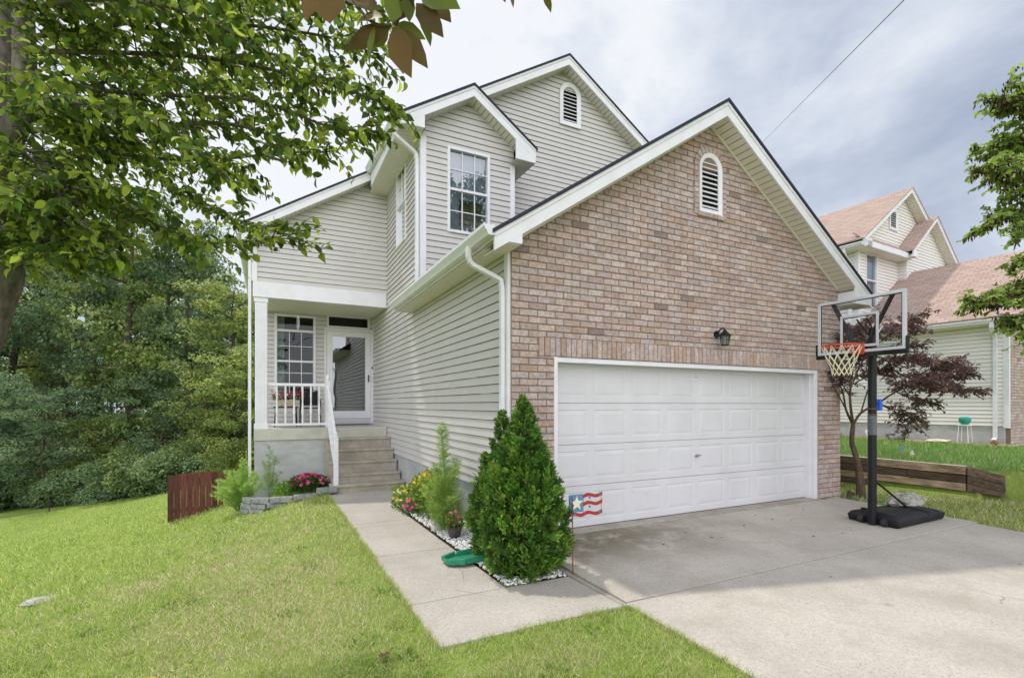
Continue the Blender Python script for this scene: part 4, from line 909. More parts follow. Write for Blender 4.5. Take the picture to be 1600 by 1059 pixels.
# generic flowering clump
def clump(name, label, cat, c, r, h, nl, leafc, ls, nb, bc, bs, stems=12, group=None, mt='leaf'):
    c = np.array(c, float); t = empty(name, tuple(c), label, cat, group)
    a = rng.uniform(0,6.283,nl); q = np.sqrt(rng.uniform(0,1,nl)); zz = rng.uniform(0,1,nl)*np.sqrt(1-.7*q*q)
    p = c+np.stack([r[0]*q*np.cos(a), r[1]*q*np.sin(a), h*zz], 1)
    scatter('foliage', *DLEAF, p, norm(np.stack([np.cos(a),np.sin(a),rng.uniform(.1,1.6,nl)],1)+rng.normal(0,.4,(nl,3))), rvec(nl), ls*rng.uniform(.6,1.2,nl), palette(nl,leafc), mt, t)
    if nb:
        a = rng.uniform(0,6.283,nb); q = np.sqrt(rng.uniform(0,1,nb)); zz = np.sqrt(1-.75*q*q)*rng.uniform(.8,1.08,nb)
        p = c+np.stack([r[0]*q*np.cos(a), r[1]*q*np.sin(a), h*zz], 1); N = norm(np.stack([.4*np.cos(a)+.1,.4*np.sin(a)-.5,rng.uniform(.3,1,nb)],1)+rng.normal(0,.3,(nb,3)))
        # five petals a bloom
        PV, PF_ = [], []
        for k in range(5):
            w_ = 2*math.pi*k/5; s, co_ = math.sin(w_), math.cos(w_); b0 = len(PV)
            for (u, v, ww) in ((0,0,0),(.28,.45,.1),(.2,.95,.12),(-.2,.95,.12),(-.28,.45,.1)): PV.append((u*co_+v*s, -u*s+v*co_, ww))
            PF_.append(tuple(range(b0,b0+5)))
        tdir = norm(np.cross(N, rvec(nb))); scatter('blossom', PV, PF_, p, tdir, N, bs*rng.uniform(.7,1.2,nb), palette(nb,bc,.12), 'petal', t)
    g = M()
    for k in range(stems):
        a_ = k*2.4; rr = math.sqrt((k+.5)/stems)*.8; g.tube([c+(0,0,-.02), c+np.array((r[0]*rr*math.cos(a_)*.6, r[1]*rr*math.sin(a_)*.6, h*.5)), c+np.array((r[0]*rr*math.cos(a_), r[1]*rr*math.sin(a_), h*(1-.4*rr)))], .004, 4)
    obj('stem', g, 'stem_green', t)
    return t
def bz(x, y): return float(ground(x, y))
clump('yellow_flowers', 'bushy clump of yellow daisy flowers against the siding near the steps', 'flowers', (2.27,7.4,-.13), (.27,.75), .66, 2200, [(.10,.20,.03),(.15,.26,.05)], .06, 130, [(.75,.50,.02),(.8,.62,.05)], .032)
clump('yellow_flowers', 'paler yellow and cream flowers spilling onto the walkway edge', 'flowers', (2.10,8.05,-.13), (.26,.50), .34, 900, [(.10,.20,.03),(.2,.28,.08)], .05, 90, [(.75,.6,.12),(.75,.70,.42)], .026)
clump('pink_flowers', 'low clump of hot pink flowers beside the walkway', 'flowers', (1.99,7.55,-.13), (.13,.16), .22, 260, [(.06,.15,.03)], .04, 42, [(.75,.06,.28),(.8,.2,.4)], .030)
clump('pink_flowers', 'bank of pink and crimson flowers behind the stone edging by the steps', 'flowers', (.74,10.92,-.20), (.38,.33), .34, 1300, [(.03,.10,.02),(.05,.14,.03)], .06, 120, [(.72,.06,.22),(.35,.01,.08),(.75,.15,.32)], .042)
clump('seedling_clump', 'small pale green leafy plant left of the pink flowers', 'plant', (.30,10.90,-.25), (.20,.2), .28, 500, [(.18,.34,.05)], .05, 0, None, 0)
t = clump('potted_plant', 'little pot of pink flowers in glazed dark planter at the bed edge', 'potted plant', (2.08,5.80,.03), (.10,.10), .20, 240, [(.07,.17,.03),(.2,.2,.06)], .045, 9, [(.75,.2,.35)], .028, 5)
g = M(); g.lathe((2.08,5.80,-.095), [(.055,0),(.075,.03),(.095,.13),(.105,.135),(.105,.15),(.09,.15),(.085,.13)], 20); obj('pot', g, 'pot_glaze', t, smooth=False)
# feathery plants (thread-like leaves on tall stems)
def feathery(label, c, stems, seed, dens=1., cols=((.24,.38,.08),(.33,.48,.13),(.18,.30,.06)), wl=.16, thin=.02):
    r_ = random.Random(seed); c = np.array(c, float); t = empty('feathery_plant', tuple(c), label, 'plant'); g = M(); P_, D_, U_ = [], [], []
    for (dx, dy, h) in stems:
        top = c+np.array((dx, dy, h)); b = c+np.array((dx*.15, dy*.15, -.03)); mid = (b+top)/2+np.array((dx*-.12, dy*-.12, h*.05)); pts = [b, mid*.5+b*.5+np.array((0,0,h*.03)), mid, (mid+top)/2+np.array((0,0,h*.02)), top]
        g.tube(pts, [.008,.007,.006,.004,.002], 5)
        n = int(h*46*dens)
        for i in range(n):
            s = r_.uniform(.12,1); k = s*4; j = min(int(k),3); p = pts[j]+(pts[j+1]-pts[j])*(k-j); a = r_.uniform(0,6.28)
            L = wl*(1.1-.7*s)*r_.uniform(.6,1.2); d = np.array((math.cos(a), math.sin(a), r_.uniform(.2,.9))); d /= np.linalg.norm(d); q = p+d*L; g.tube([p, q], [.002,.001], 3, cap=False)
            for m_ in range(12):
                w_ = r_.uniform(.15,1); P_.append(p+d*L*w_); dd = d+np.array([r_.uniform(-1,1) for _ in range(3)])*.9; D_.append(dd); U_.append([r_.uniform(-1,1) for _ in range(3)])
    obj('stem', g, 'stem_green', t); P_, D_, U_ = map(np.array, (P_, D_, U_)); n = len(P_)
    THR = ([(-.035,0,0),(.035,0,0),(0,1,0)], [(0,1,2)])
    FR = ([(-.03,0,0),(.03,0,0),(0,1,0), (0,.2,0),(.03,.25,0),(.42,.62,.05), (0,.2,0),(-.03,.25,0),(-.42,.62,-.05), (0,.5,0),(.03,.53,0),(.3,.85,.05),(0,.5,0),(-.03,.53,0),(-.3,.85,0)], [(0,1,2),(3,4,5),(6,8,7),(9,10,11),(12,14,13)])
    scatter('foliage', *FR, P_, D_, U_, rng.uniform(.035,.08,n), palette(n, cols), 'leaf', t); return t
feathery('tall feathery plant with one high stem in the bed against the siding', (2.12,6.25,-.11), [(-.30,-.1,.55),(-.25,.25,.7),(-.15,.0,.9),(.05,.2,1.05),(-.02,.1,1.42),(-.12,-.15,.75),(.1,.2,.8),(.05,-.25,.85),(-.2,.1,.6),(.0,.35,.75),(-.1,.4,.55),(.12,-.1,.95),(-.22,-.3,.42),(-.18,.45,.5),(.1,-.35,.6),(-.05,-.4,.5)], 4, 2.6)
feathery('pale feathery bush of bright green in front of the wooden fence', (-.50,11.2,-.52), [(-.38,-.1,.62),(-.25,.1,.75),(-.15,-.2,.78),(.1,.1,.82),(.30,-.1,.65),(-.45,.2,.45),(.0,.3,.7),(-.3,-.35,.5),(.25,.3,.7),(.42,.0,.5),(-.40,-.3,.4),(.15,-.35,.55),(-.5,0,.3),(.05,.0,1.0),(-.2,0,.6),(-.1,.1,.5),(.2,-.2,.45)], 9, 3.6, ((.32,.50,.12),(.42,.58,.17),(.25,.42,.09)))
feathery('thin tall feathery plant standing against the grey porch foundation', (.02,11.2,-.35), [(0,.05,1.05),(-.1,.1,.75),(.12,0,.85),(.2,.15,.5)], 14, 1.5)
# stone edging blocks
k = 0
blocks = [(1.02,10.13,-.14,.36,.20,.10,.25),(.62,10.12,-.235,.40,.18,.10,.06),(.22,10.22,-.27,.38,.18,.10,-.1),(-.10,10.45,-.30,.34,.18,.10,-.6),(.14,10.27,-.375,.34,.17,.10,-.18),(-.14,10.49,-.405,.30,.17,.10,-.6),(-.32,10.75,-.33,.32,.18,.1,-1.1),(-.33,10.76,-.435,.32,.18,.1,-1.0),(-.17,10.52,-.51,.30,.17,.10,-.6),(-.36,10.80,-.54,.30,.17,.10,-1.1),(-.36,11.08,-.36,.30,.17,.10,-1.4)]
bl = ['loose grey edging block lying beside the bottom step','low grey edging block in the grass next to the loose block','grey edging block on the upper course of the bend, towards the steps','grey edging block capping the corner of the little stone wall','grey edging block in the second course under the bend','grey edging block in the second course under the corner cap','grey edging block topping the wall end by the feathery bush','grey edging block under the one topping the wall end','grey edging block in the bottom course at the corner','grey edging block in the bottom course by the feathery bush','rearmost grey edging block half hidden by the feathery bush']
for i, (x, y, z, l, d, h, a) in enumerate(blocks):
    m = M(); m.box(-l/2, l/2, -d/2, d/2, 0, h); m.v = [(vx*(1+random.uniform(-.05,.05)), vy*(1+random.uniform(-.08,.08)), vz+random.uniform(-.006,.006)) for vx, vy, vz in m.v]
    o = obj('edging_block', m, 'stone_grey', bevel=.014); o.location = (x, y, z); o.rotation_euler = (0,0,a); tag(o, bl[i], 'stone block', 'grey stone edging blocks')
# ================================================================ wooden fence
t = empty('wooden_fence', (-1.1,12.75,-1), 'reddish brown picket fence panel beside the porch corner', 'fence')
x = -1.98; i = 0
pw = .118
while x < -.33:
    u = (x+1.98)/1.65; y = 12.9-.0*u; top = .02+.055*math.sin(math.pi*min(1,u*1.5)); zb2 = float(ground(x,12.9))-.12
    m = M(); c = tuple(v*random.uniform(.6,1.5) for v in (1,1,1)); kk = random.uniform(.65,1.55); g_ = .003 if u < .55 else .014
    m.prism([(x+g_,y,zb2),(x+pw-g_,y,zb2),(x+pw-g_,y,top-.03),(x+pw-g_-.03,y,top),(x+g_+.03,y,top),(x+g_,y,top-.03)], (0,.018,0), (kk,kk*random.uniform(.85,1.1),kk)); obj('picket', m, 'fence_wood', t)
    x += pw
for zz in (-.15, -.8): m = M(); m.box(-1.98,-.33,12.92,12.96,zz,zz+.09,(.8,.8,.8)); obj('rail', m, 'fence_wood', t)
# ================================================================ right side: timber wall, lawns
t = empty('timber_retaining_wall', (11.05,6,0), 'low retaining wall of weathered stacked timbers at the neighbour lawn', 'retaining wall')
def timber(x0, y0, x1, y1, z0, z1, kcol, w=.15, skew=0.):
    m = M(); d = norm(np.array((x1-x0,y1-y0,0.))); n_ = np.array((-d[1],d[0],0))
    if n_[0] < 0: n_ = -n_
    a, b = np.array((x0,y0,0.)), np.array((x1,y1,0.))
    q = [a, b, b+n_*w, a+n_*w-d*skew]
    seg = 1; m.hexa([(*p[:2], z0) for p in q], [(*p[:2], z1) for p in q], (kcol,kcol,kcol)); return obj('timber', m, 'timber', t, bevel=.008)
X_ = 11.0
for z0, z1, js in ((.335,.475,[4.17,5.7,7.9,10.2]),(.19,.33,[4.17,5.05,7.1,9.2]),(.045,.185,[4.17,6.6,8.2,10.2]),(-.10,.04,[5.6,7.2,9.6]),(-.25,-.105,[6.4,8.6,10.2])):
    for a, b in zip(js, js[1:]): timber(X_+random.uniform(-.012,.012), a+.004, X_+random.uniform(-.012,.012), b-.004, z0, z1-.006, random.choice((.5,.7,1.0,1.5,1.9)))
for (za, zb_, zc, zd, kc) in ((.335,.20,.475,.345,.95),(.19,.06,.33,.195,.6),(.045,-.02,.185,.055,.8)):
    m = M(); m.hexa([(11.0,4.15,za),(11.15,4.18,za),(11.40,3.82,zb_),(11.28,3.74,zb_)][::-1],[(11.0,4.15,zc),(11.15,4.18,zc),(11.40,3.82,zd),(11.28,3.74,zd)][::-1],(kc,kc,kc)); obj('timber', m, 'timber', t, bevel=.008)
m = M(); m.box(X_+.001,X_+.15,4.2,10.2,.476,.482); obj('weathered_top', m, 'timber_top', t)
# stakes ornaments on the neighbour lawn edge
for (px, py, d, mt_, lab) in ((1408,700,10.8,'flag_blue','small pale blue flower ornament on a stake above the timber wall'),(1424,709,10.4,'white_plastic','small white flower ornament on a stake above the timber wall')):
    p = at(px, py, d); t = empty('garden_ornament', (p[0],p[1],.45), lab, 'garden ornament', 'flower ornaments on stakes'); g = M(); g.tube([(p[0],p[1],.40),tuple(p)], .004, 4); obj('stake', g, 'black_metal', t)
    g = M()
    for k in range(6):
        a = k*math.pi/3; c_ = p+np.array((0.0,-.01,0)); g.add([c_, c_+np.array((.07*math.cos(a-.4),0,.07*math.sin(a-.4))), c_+np.array((.09*math.cos(a),-.01,.09*math.sin(a))), c_+np.array((.07*math.cos(a+.4),0,.07*math.sin(a+.4)))], [(0,1,2,3)])
    obj('flower_head', g, mt_, t)
# ================================================================ neighbour's house
PH = math.radians(3.0); O = (18.597, 6.093, 0.)
nb = empty('house', O, 'neighbouring house with pinkish shingle roofs and cream siding beyond the lawn', 'house', None, PH)
NF = .46; NB0 = .96
def N(name, m, mt_, **k):
    return (osplit if name in ('corner_post','eave_fascia','eave_soffit','rear_wall') else obj)(name, m, mt_, nb, True, **k)
NYF = 3.83; BYF = 3.56
w = M(); siding(w, (0,0,0), (0,1,0), (-1,0,0), [[(.1,NB0),(14,NB0),(14,3.9),(.1,3.9)], [(NYF,3.9),(14,3.9),(14,7.1),(NYF,7.1)]], base=NB0); N('side_wall', w, 'siding_neighbour')
w = M(); siding(w, (0,NYF,0), (1,0,0), (0,-1,0), [[(0,4),(2.86,4),(2.86,7.2),(0,7.2)]], [(.48,1.28,5.0,6.95)], base=NB0); siding(w, (0,NYF,0), (1,0,0), (0,-1,0), [[(-.05,7.2),(6.4,7.2),(3.16,9.5)]], base=NB0); N('gable_wall', w, 'siding_neighbour')
w = M(); siding(w, (0,BYF,0), (1,0,0), (0,-1,0), [[(2.86,4),(6.14,4),(6.14,7.35),(4.5,8.6),(2.86,7.35)]], base=NB0); siding(w, (2.86,0,0), (0,1,0), (-1,0,0), [[(BYF,4),(NYF,4),(NYF,7.2),(BYF,7.2)]], base=NB0); N('bay_wall', w, 'siding_neighbour')
w = M(); w.box(-.022,.09,NYF-.022,NYF+.09,4.2,7.05); w.box(2.84,2.93,BYF-.022,BYF+.07,5,7.1); w.box(-.02,.10,.0,.12,NB0-.05,3.8); N('corner_post', w, 'trim')
w = M(); w.box(.015,.2,.1,14,-.5,NB0+.01); N('foundation', w, 'concrete_block')
w = M(); w.box(.1,6.6,.0,.1,.2,3.8); w.prism([(.1,0,3.8),(6.6,0,3.8),(3.3,0,6.1)],(0,.1,0)); N('brick_front', w, 'mortar')
bm_ = M(); PN = pl((0,0,0),(1,0,0),(0,-1,0)); z = .3; r_ = 0
while z < 3.9:
    x = .1-(BL/2 if r_ % 2 else 0)
    while x < 2.4: brick(bm_, PN, [(max(x,.1)+.005,z+.005),(x+BL-.005,z+.005),(x+BL-.005,z+BH-.005),(max(x,.1)+.005,z+BH-.005)]); x += BL
    z += BH; r_ += 1
N('brick_wall', bm_, 'brick')
w = M(); w.box(6.5,6.6,.1,14,.2,7.1); w.box(0,6.6,13.9,14,-.5,9); N('rear_wall', w, 'siding_neighbour')
def nroof(apex, sl, xl, xr, y0, y1, yb, sides='LR', **k): rake(nb, apex, sl, sl, xl, xr, y0, y1, yb, roofmat='shingle_pink', local=True, sides=sides, fz=.17, **k)
nroof((3.3,6.56), .68, -.36, 6.96, -.32, -.01, 4.2)
nroof((3.16,9.72), .70, -.36, 6.7, NYF-.34, NYF, 14.3)
nroof((4.5,8.80), .80, 2.55, 6.45, BYF-.34, BYF, NYF+2.2)
w = M(); w.hexa([(-.34,BYF-.16,7.08),(2.75,BYF-.16,7.08),(2.75,NYF,7.46),(-.34,NYF,7.46)],[(-.34,BYF-.16,7.12),(2.75,BYF-.16,7.12),(2.75,NYF,7.52),(-.34,NYF,7.52)]); w.uv = [(p[0], p[1]*1.5) for p in w.v]; N('roof', w, 'shingle_pink')
w = M(); w.box(-.36,-.04,NYF-.345,BYF-.19,6.93,7.20); w.box(2.56,2.90,BYF-.345,BYF-.31,6.96,7.16); w.box(-.34,2.75,BYF-.19,BYF-.165,6.93,7.12); w.box(-.36,-.33,NYF-.32,14,6.93,7.12); w.box(-.36,-.33,-.3,4.2,3.84,3.98); N('eave_fascia', w, 'trim')
w = M(); w.box(-.34,2.86,BYF-.165,NYF,6.92,6.94); w.box(-.33,0,NYF,14,6.92,6.94); w.box(-.33,0,-.3,4.2,3.83,3.85); w.box(2.5,2.86,BYF-.33,NYF,6.96,6.98); N('eave_soffit', w, 'soffit')
gutter(nb, -.36, -.33, 3.86, 14, 3.86, 1, True); gutter(nb, -.36, NYF-.34, 6.98, 14, 6.98, 1, True)
downspout([(-.42,.25,3.86),(-.42,.25,3.75),(-.3,.27,3.62),(-.1,.28,3.55),(-.05,.28,3.45),(-.05,.28,.62),(-.2,.28,.55)], nb, .09, .07, True)
downspout([(-.42,NYF+.25,7.0),(-.42,NYF+.25,6.85),(-.3,NYF+.25,6.7),(-.08,NYF+.25,6.6),(-.05,NYF+.25,6.5),(-.05,NYF+.25,4.3)], nb, .09, .07, True)
window(nb, pl((0,NYF,0),(1,0,0),(0,-1,0)), .48, 1.28, 5.0, 6.95, rail=6.0, rows=(0,0), local=True)
vent(pl((0,NYF-.018,0),(1,0,0),(0,-1,0)), 2.45, 8.06, 8.55, .30, .20, nb, .085, True, True)
# planting strip, ornaments by the neighbour's foundation
def nbp(x, y, z=0): c, s = math.cos(PH), math.sin(PH); return np.array((O[0]+c*x-s*y, O[1]+s*x+c*y, z))
m = M(); rows = []
for i in range(30): y = -.3+i*.4; rows += [tuple(nbp(-.02,y,NF-.0)), tuple(nbp(-.62+.08*math.sin(i*1.9),y,NF-.03))]
m.add(rows, [(2*i,2*i+2,2*i+3,2*i+1) for i in range(29)]); tag(obj('mulch_strip', m, 'mulch'), kind='structure')
p = nbp(-.35,.85,NF); t = empty('plant_stand', tuple(p), 'teal pot on a thin white stand near the neighbour downspout', 'plant stand')
g = M()
for dx, dy in ((-.1,-.1),(.1,-.1),(-.1,.1),(.1,.1)): g.tube([p+(dx*1.3,dy*1.3,-.05), p+(dx,dy,.50)], .010, 6)
g.box(p[0]-.13,p[0]+.13,p[1]-.13,p[1]+.13,NF+.50,NF+.53); obj('stand', g, 'white_plastic', t)
g = M(); g.lathe(p+(0,0,.535), [(.08,0),(.12,.05),(.14,.13),(.13,.19),(.08,.22)], 16); obj('pot', g, 'teal', t)
for i, (y, mt_, sx, sz, lab) in enumerate(((5.7,'handle_dark',.28,.16,'small dark ornament by the neighbour foundation, farthest along'),(4.35,'stone_grey',.32,.13,'flat grey stone ornament against the neighbour foundation'),(3.25,'white_plastic',.16,.26,'white rounded ornament against the neighbour foundation'),(2.55,'stone_grey',.28,.22,'grey and white lumpy ornament nearest the pot stand'),(1.45,'flag_cream',.35,.08,'low cream slab in the mulch beside the white stand'),(.2,'terracotta',0.1,.12,'rusty brown ornament under the neighbour downspout'))):
    p = nbp(-.4,y,NF-.03); tag(obj('yard_ornament', lump(p[0],p[1],p[2],sx*.7,sx*.8,sz*.6,20+i), mt_), lab, 'garden ornament', "ornaments along the neighbour's foundation")
# ================================================================ power line
a, b = at(1415,-2,14), at(1190,224,60); a2 = a+(a-b)*.6; pts = [a2+(b-a2)*i/24-np.array((0,0,.4*math.sin(math.pi*i/24))) for i in range(25)]
dd = at(1415,0,14)-pts[9]
g = M(); g.tube([a2, a, b, b+(b-a)*.0], .014, 6); tag(obj('power_line', g, 'wire_black'), 'thin overhead wire crossing the sky to the roof', 'cable')
# small post, shed glimpse
p = at(77,786,22); g = M(); g.tube([(p[0],p[1],float(ground(p[0],p[1]))-.05),(p[0],p[1],float(ground(p[0],p[1]))+.75)], .025, 8); tag(obj('utility_stub', g, 'handle_dark'), 'thin dark post standing in the lawn below the left trees', 'post')
p = at(345,700,34); t = empty('shed', (p[0],p[1],-2.4), 'pale shed wall glimpsed between the trees behind the fence', 'shed')
zg = -2.6; g = M(); g.box(p[0]-1.3,p[0]+1.3,p[1],p[1]+2,zg,p[2]+.6); obj('wall', g, 'shed_wall', t)
g = M(); g.prism([(p[0]-1.5,p[1]-.2,p[2]+.6),(p[0]+1.5,p[1]-.2,p[2]+.6),(p[0],p[1]-.2,p[2]+1.5)],(0,2.4,0)); obj('roof', g, 'shingle_brown_edge', t)
# ================================================================ trees
def bez(pts, n):
    """Catmull-Rom through pts"""
    P_ = [np.array(p, float) for p in pts]; P_ = [2*P_[0]-P_[1]]+P_+[2*P_[-1]-P_[-2]]; out = []
    seg = len(P_)-3
    for i in range(seg):
        a, b, c, d = P_[i:i+4]; k = max(2, n//seg)
        for j in range(k):
            t = j/k; out.append(.5*((2*b)+(-a+c)*t+(2*a-5*b+4*c-d)*t*t+(-a+3*b-3*c+d)*t**3))
    out.append(P_[-2]); return out
def grow_leaves(pts, spacing, rr, out, twigs, L0=.42, lv=0, start=.15, droop=.15, up=.1, sp=.034):
    """side twigs off a branch, leaf stations along every twig; collects into lists"""
    pts = np.array(pts); seg = np.linalg.norm(np.diff(pts, axis=0), axis=1); S_ = np.concatenate([[0], np.cumsum(seg)]); L = S_[-1]
    s = L*start; k = 0
    while s < L:
        j = min(np.searchsorted(S_, s)-1, len(pts)-2); j = max(j, 0); t = (s-S_[j])/max(seg[j],1e-6); p = pts[j]+(pts[j+1]-pts[j])*t; d = norm(pts[j+1]-pts[j])
        if lv == 0:
            side = norm(np.cross(d, (0,0,1.)))*(1 if k % 2 else -1); q = side*rr.uniform(.5,1)+d*rr.uniform(.3,.9)+np.array((0,0,1.))*rr.uniform(-.35,.45)
            l = L0*rr.uniform(.45,1.15)*(1-.45*s/L); e = p+norm(q)*l+np.array((0,0,-droop*l)); mid = (p+e)/2+np.array((0,0,up*l))
            tw = bez([p, mid, e], 6); twigs.append((tw, .0045)); out += leafline(tw, rr, sp); 
            for _ in range(2):
                i_ = rr.randint(1, len(tw)-2); pp = tw[i_]; e2 = pp+norm(norm(q)+np.array([rr.uniform(-.9,.9) for _ in range(3)]))*l*.45; t2 = [pp, (pp+e2)/2+np.array((0,0,.01)), e2]; twigs.append((t2, .003)); out += leafline(t2, rr, sp)
        s += spacing*rr.uniform(.6,1.4); k += 1
def leafline(tw, rr, sp=.034):
    res = []; tw = np.array(tw); seg = np.linalg.norm(np.diff(tw, axis=0), axis=1); S_ = np.concatenate([[0], np.cumsum(seg)]); s = S_[-1]*.12; k = 0
    while s <= S_[-1]+.001:
        j = max(0, min(np.searchsorted(S_, s)-1, len(tw)-2)); p = tw[j]+(tw[j+1]-tw[j])*((s-S_[j])/max(seg[j],1e-6)); d = norm(tw[j+1]-tw[j])
        side = norm(np.cross(d, (0,0,1.)))*(1 if k % 2 else -1)
        res.append((p, norm(d*.6+side*rr.uniform(.4,1)+np.array((0,0,rr.uniform(-.9,.25)))+np.array([rr.uniform(-.3,.3) for _ in range(3)]))))
        s += sp*rr.uniform(.6,1.4); k += 1
    return res
def twig_mesh(m, twigs, n=4):
    for tw, r in twigs: m.tube(tw, list(np.linspace(r, r*.45, len(tw))), n, cap=False)
# ---- foreground tree at the left edge
rr = random.Random(5)
t = empty('leafy_tree', tuple(at(-22,1075,3.25)), 'broadleaf tree with pale mottled trunk leaning in from the left edge', 'tree')
g = M()
tr = bez([at(-150,1100,3.1), at(-110,800,3.1), at(-62,600,3.15), at(-14,470,3.2), at(2,410,3.2), at(-30,330,3.25), at(-16,262,3.2), at(8,225,3.2)], 40)
g.tube(tr, list(np.linspace(.15,.085,len(tr))), 14)
g.tube(bez([at(4,235,3.2), at(34,170,3.2), at(38,60,3.25), at(30,-120,3.3), at(40,-420,3.4)], 16), list(np.linspace(.075,.045,17)), 10)
g.tube(bez([at(-20,262,3.2), at(-2,160,3.3), at(2,60,3.4), at(-14,-140,3.5), at(-30,-400,3.6)], 16), list(np.linspace(.085,.045,17)), 10)
B = [  # main limbs: list of (px,py,d), radius
 ([(38,80,3.2),(150,82,3.1),(300,88,3.0),(420,108,2.95),(540,140,2.9),(628,172,2.9)], .017),
 ([(30,205,3.2),(110,202,3.1),(200,206,3.0),(330,192,2.9),(420,210,2.9),(470,248,2.9)], .02),
 ([(50,215,3.2),(90,280,3.1),(190,322,3.0),(290,372,3.0),(380,378,3.0),(468,364,3.0)], .012),
 ([(10,400,3.2),(60,398,3.0),(110,402,2.9),(165,380,2.8),(190,345,2.8)], .010),
 ([(18,418,3.2),(60,385,3.0),(95,345,2.9),(128,285,2.8)], .016),
 ([(36,60,3.25),(140,45,3.1),(260,30,3.0),(390,40,2.9),(520,60,2.9),(600,90,2.9)], .016),
 ([(36,110,3.2),(150,140,3.0),(280,150,2.9),(400,158,2.85),(520,200,2.9),(590,205,2.9)], .014),
 ([(50,200,3.2),(180,240,3.3),(320,250,3.4),(430,240,3.4),(528,236,3.4)], .014),
 ([(30,-30,3.3),(180,-30,3.2),(330,-20,3.1),(480,-10,3.0),(600,20,3.1)], .018),
 ([(330,120,3.5),(370,50,3.6),(385,0,3.7),(395,-60,3.8)], .02),
 ([(40,150,3.3),(120,190,3.6),(220,262,3.8),(330,330,3.9),(400,352,3.9)], .013),
 ([(10,250,3.2),(60,300,3.5),(140,350,3.7),(210,372,3.8)], .012),
 ([(30,20,3.2),(130,0,2.7),(260,10,2.5),(380,60,2.5),(460,110,2.6)], .014),
 ([(30,180,3.1),(110,160,2.6),(210,180,2.5),(300,230,2.5),(350,280,2.6)], .012),
 ([(5,340,3.2),(40,330,2.9),(90,300,2.7),(160,292,2.6),(230,300,2.6)], .010),
 ([(20,60,3.5),(140,100,3.9),(280,130,4.1),(420,130,4.2),(540,120,4.2)], .016),
 ([(5,300,3.5),(70,250,3.9),(180,230,4.1),(300,250,4.2),(400,290,4.2)], .012),
 ([(40,10,3.1),(90,-60,2.8),(250,-90,2.6),(430,-60,2.6)], .013),
 ([(-10,380,3.2),(-40,330,2.8),(20,290,2.6),(60,340,2.6)], .01),
 ([(20,222,3.0),(60,260,2.7),(120,340,2.6),(150,372,2.7)], .01)]
lv, tw = [], []
for k, (pl_, r) in enumerate(B):
    pts = bez([at(*q) for q in pl_], 24); g.tube(pts, list(np.linspace(r, r*.3, len(pts))), 7)
    grow_leaves(pts, .036, rr, lv, tw, L0=.36, start=.06)
    lv += leafline(pts[-6:], rr, .025)
twig_mesh(g, tw); obj('trunk', g, 'bark_grey', t, smooth=True)
P_ = np.array([q[0] for q in lv]); D_ = np.array([q[1] for q in lv]); n = len(P_)
print('fg leaves', n)
up = norm(rng.normal(0,.62,(n,3))+(0,0,1))
scatter('crown', *LEAF, P_, D_, up, rng.uniform(.034,.080,n)[:,None]*np.stack([rng.uniform(.7,1.2,n),np.ones(n),rng.uniform(.2,3.0,n)],1), palette(n,[(.09,.165,.022),(.17,.26,.03),(.055,.11,.02),(.28,.37,.05)],.3), 'leaf', t, smooth=True)
# ---- magnolia branch hanging in from above
t = empty('magnolia_tree', tuple(at(640,-150,1.5)), 'big glossy magnolia leaves hanging down from the top edge', 'tree branch')
g = M()
g.tube(bez([at(720,-500,1.5), at(690,-200,1.35), at(655,-60,1.25), at(618,38,1.2)], 14), .006, 6)
g.tube(bez([at(690,-200,1.35), at(600,-90,1.3), at(548,-20,1.22), at(580,34,1.2), at(612,40,1.2)], 14), .004, 6); g.tube(bez([at(690,-200,1.35), at(560,-160,1.35), at(495,-50,1.25)], 8), .004, 6)
g.tube(bez([at(690,-200,1.35), at(800,-180,1.3), at(862,-40,1.25)], 8), .004, 6); obj('branch', g, 'twig', t)
lf = [(612,42,538,76,1.20,.44),(608,46,582,74,1.23,.5),(614,42,640,118,1.18,.42),(618,44,668,104,1.2,.42),(616,38,664,60,1.22,.4),(612,36,618,-20,1.16,.5),(624,32,648,-24,1.2,.5),(636,-10,640,34,1.17,.55),(650,5,692,56,1.2,.45),(655,12,674,72,1.24,.35),(670,2,704,32,1.25,.45),(560,30,596,24,1.22,.5),(590,22,530,-20,1.2,.45),(586,40,575,98,1.2,.14),(500,-20,476,30,1.2,.75),(520,-10,514,34,1.15,.9),(530,-15,528,12,1.26,.3),(655,-10,718,10,1.2,.5),(640,-20,690,-6,1.22,.5),(798,-22,802,12,1.25,.25),(780,-20,790,4,1.25,.6),(845,-22,863,20,1.22,.5),(605,-40,640,-10,1.22,.5),(578,-30,600,-2,1.2,.5)]
PS, DS, US, SC = [], [], [], []
cv = np.array((FW[0],FW[1],0))
for (x0,y0,x1,y1,d,wd) in lf:
    a = at(x0,y0,d); b = at(x1,y1,d+rr.uniform(-.05,.05)); L = np.linalg.norm(b-a); PS.append(a); DS.append((b-a)/L); US.append(-cv+np.array([rr.uniform(-.5,.5) for _ in range(3)])); SC.append((L*wd/.62*1.02, L, L*.5))
mc = palette(len(PS),[(.085,.10,.015),(.10,.075,.02),(.09,.12,.018),(.11,.07,.02)],.15)
for i_ in range(len(PS)): scatter('leaf', *LEAF, PS[i_:i_+1], DS[i_:i_+1], US[i_:i_+1], np.array(SC[i_:i_+1]), mc[i_:i_+1], 'leaf_gloss', t, smooth=True)
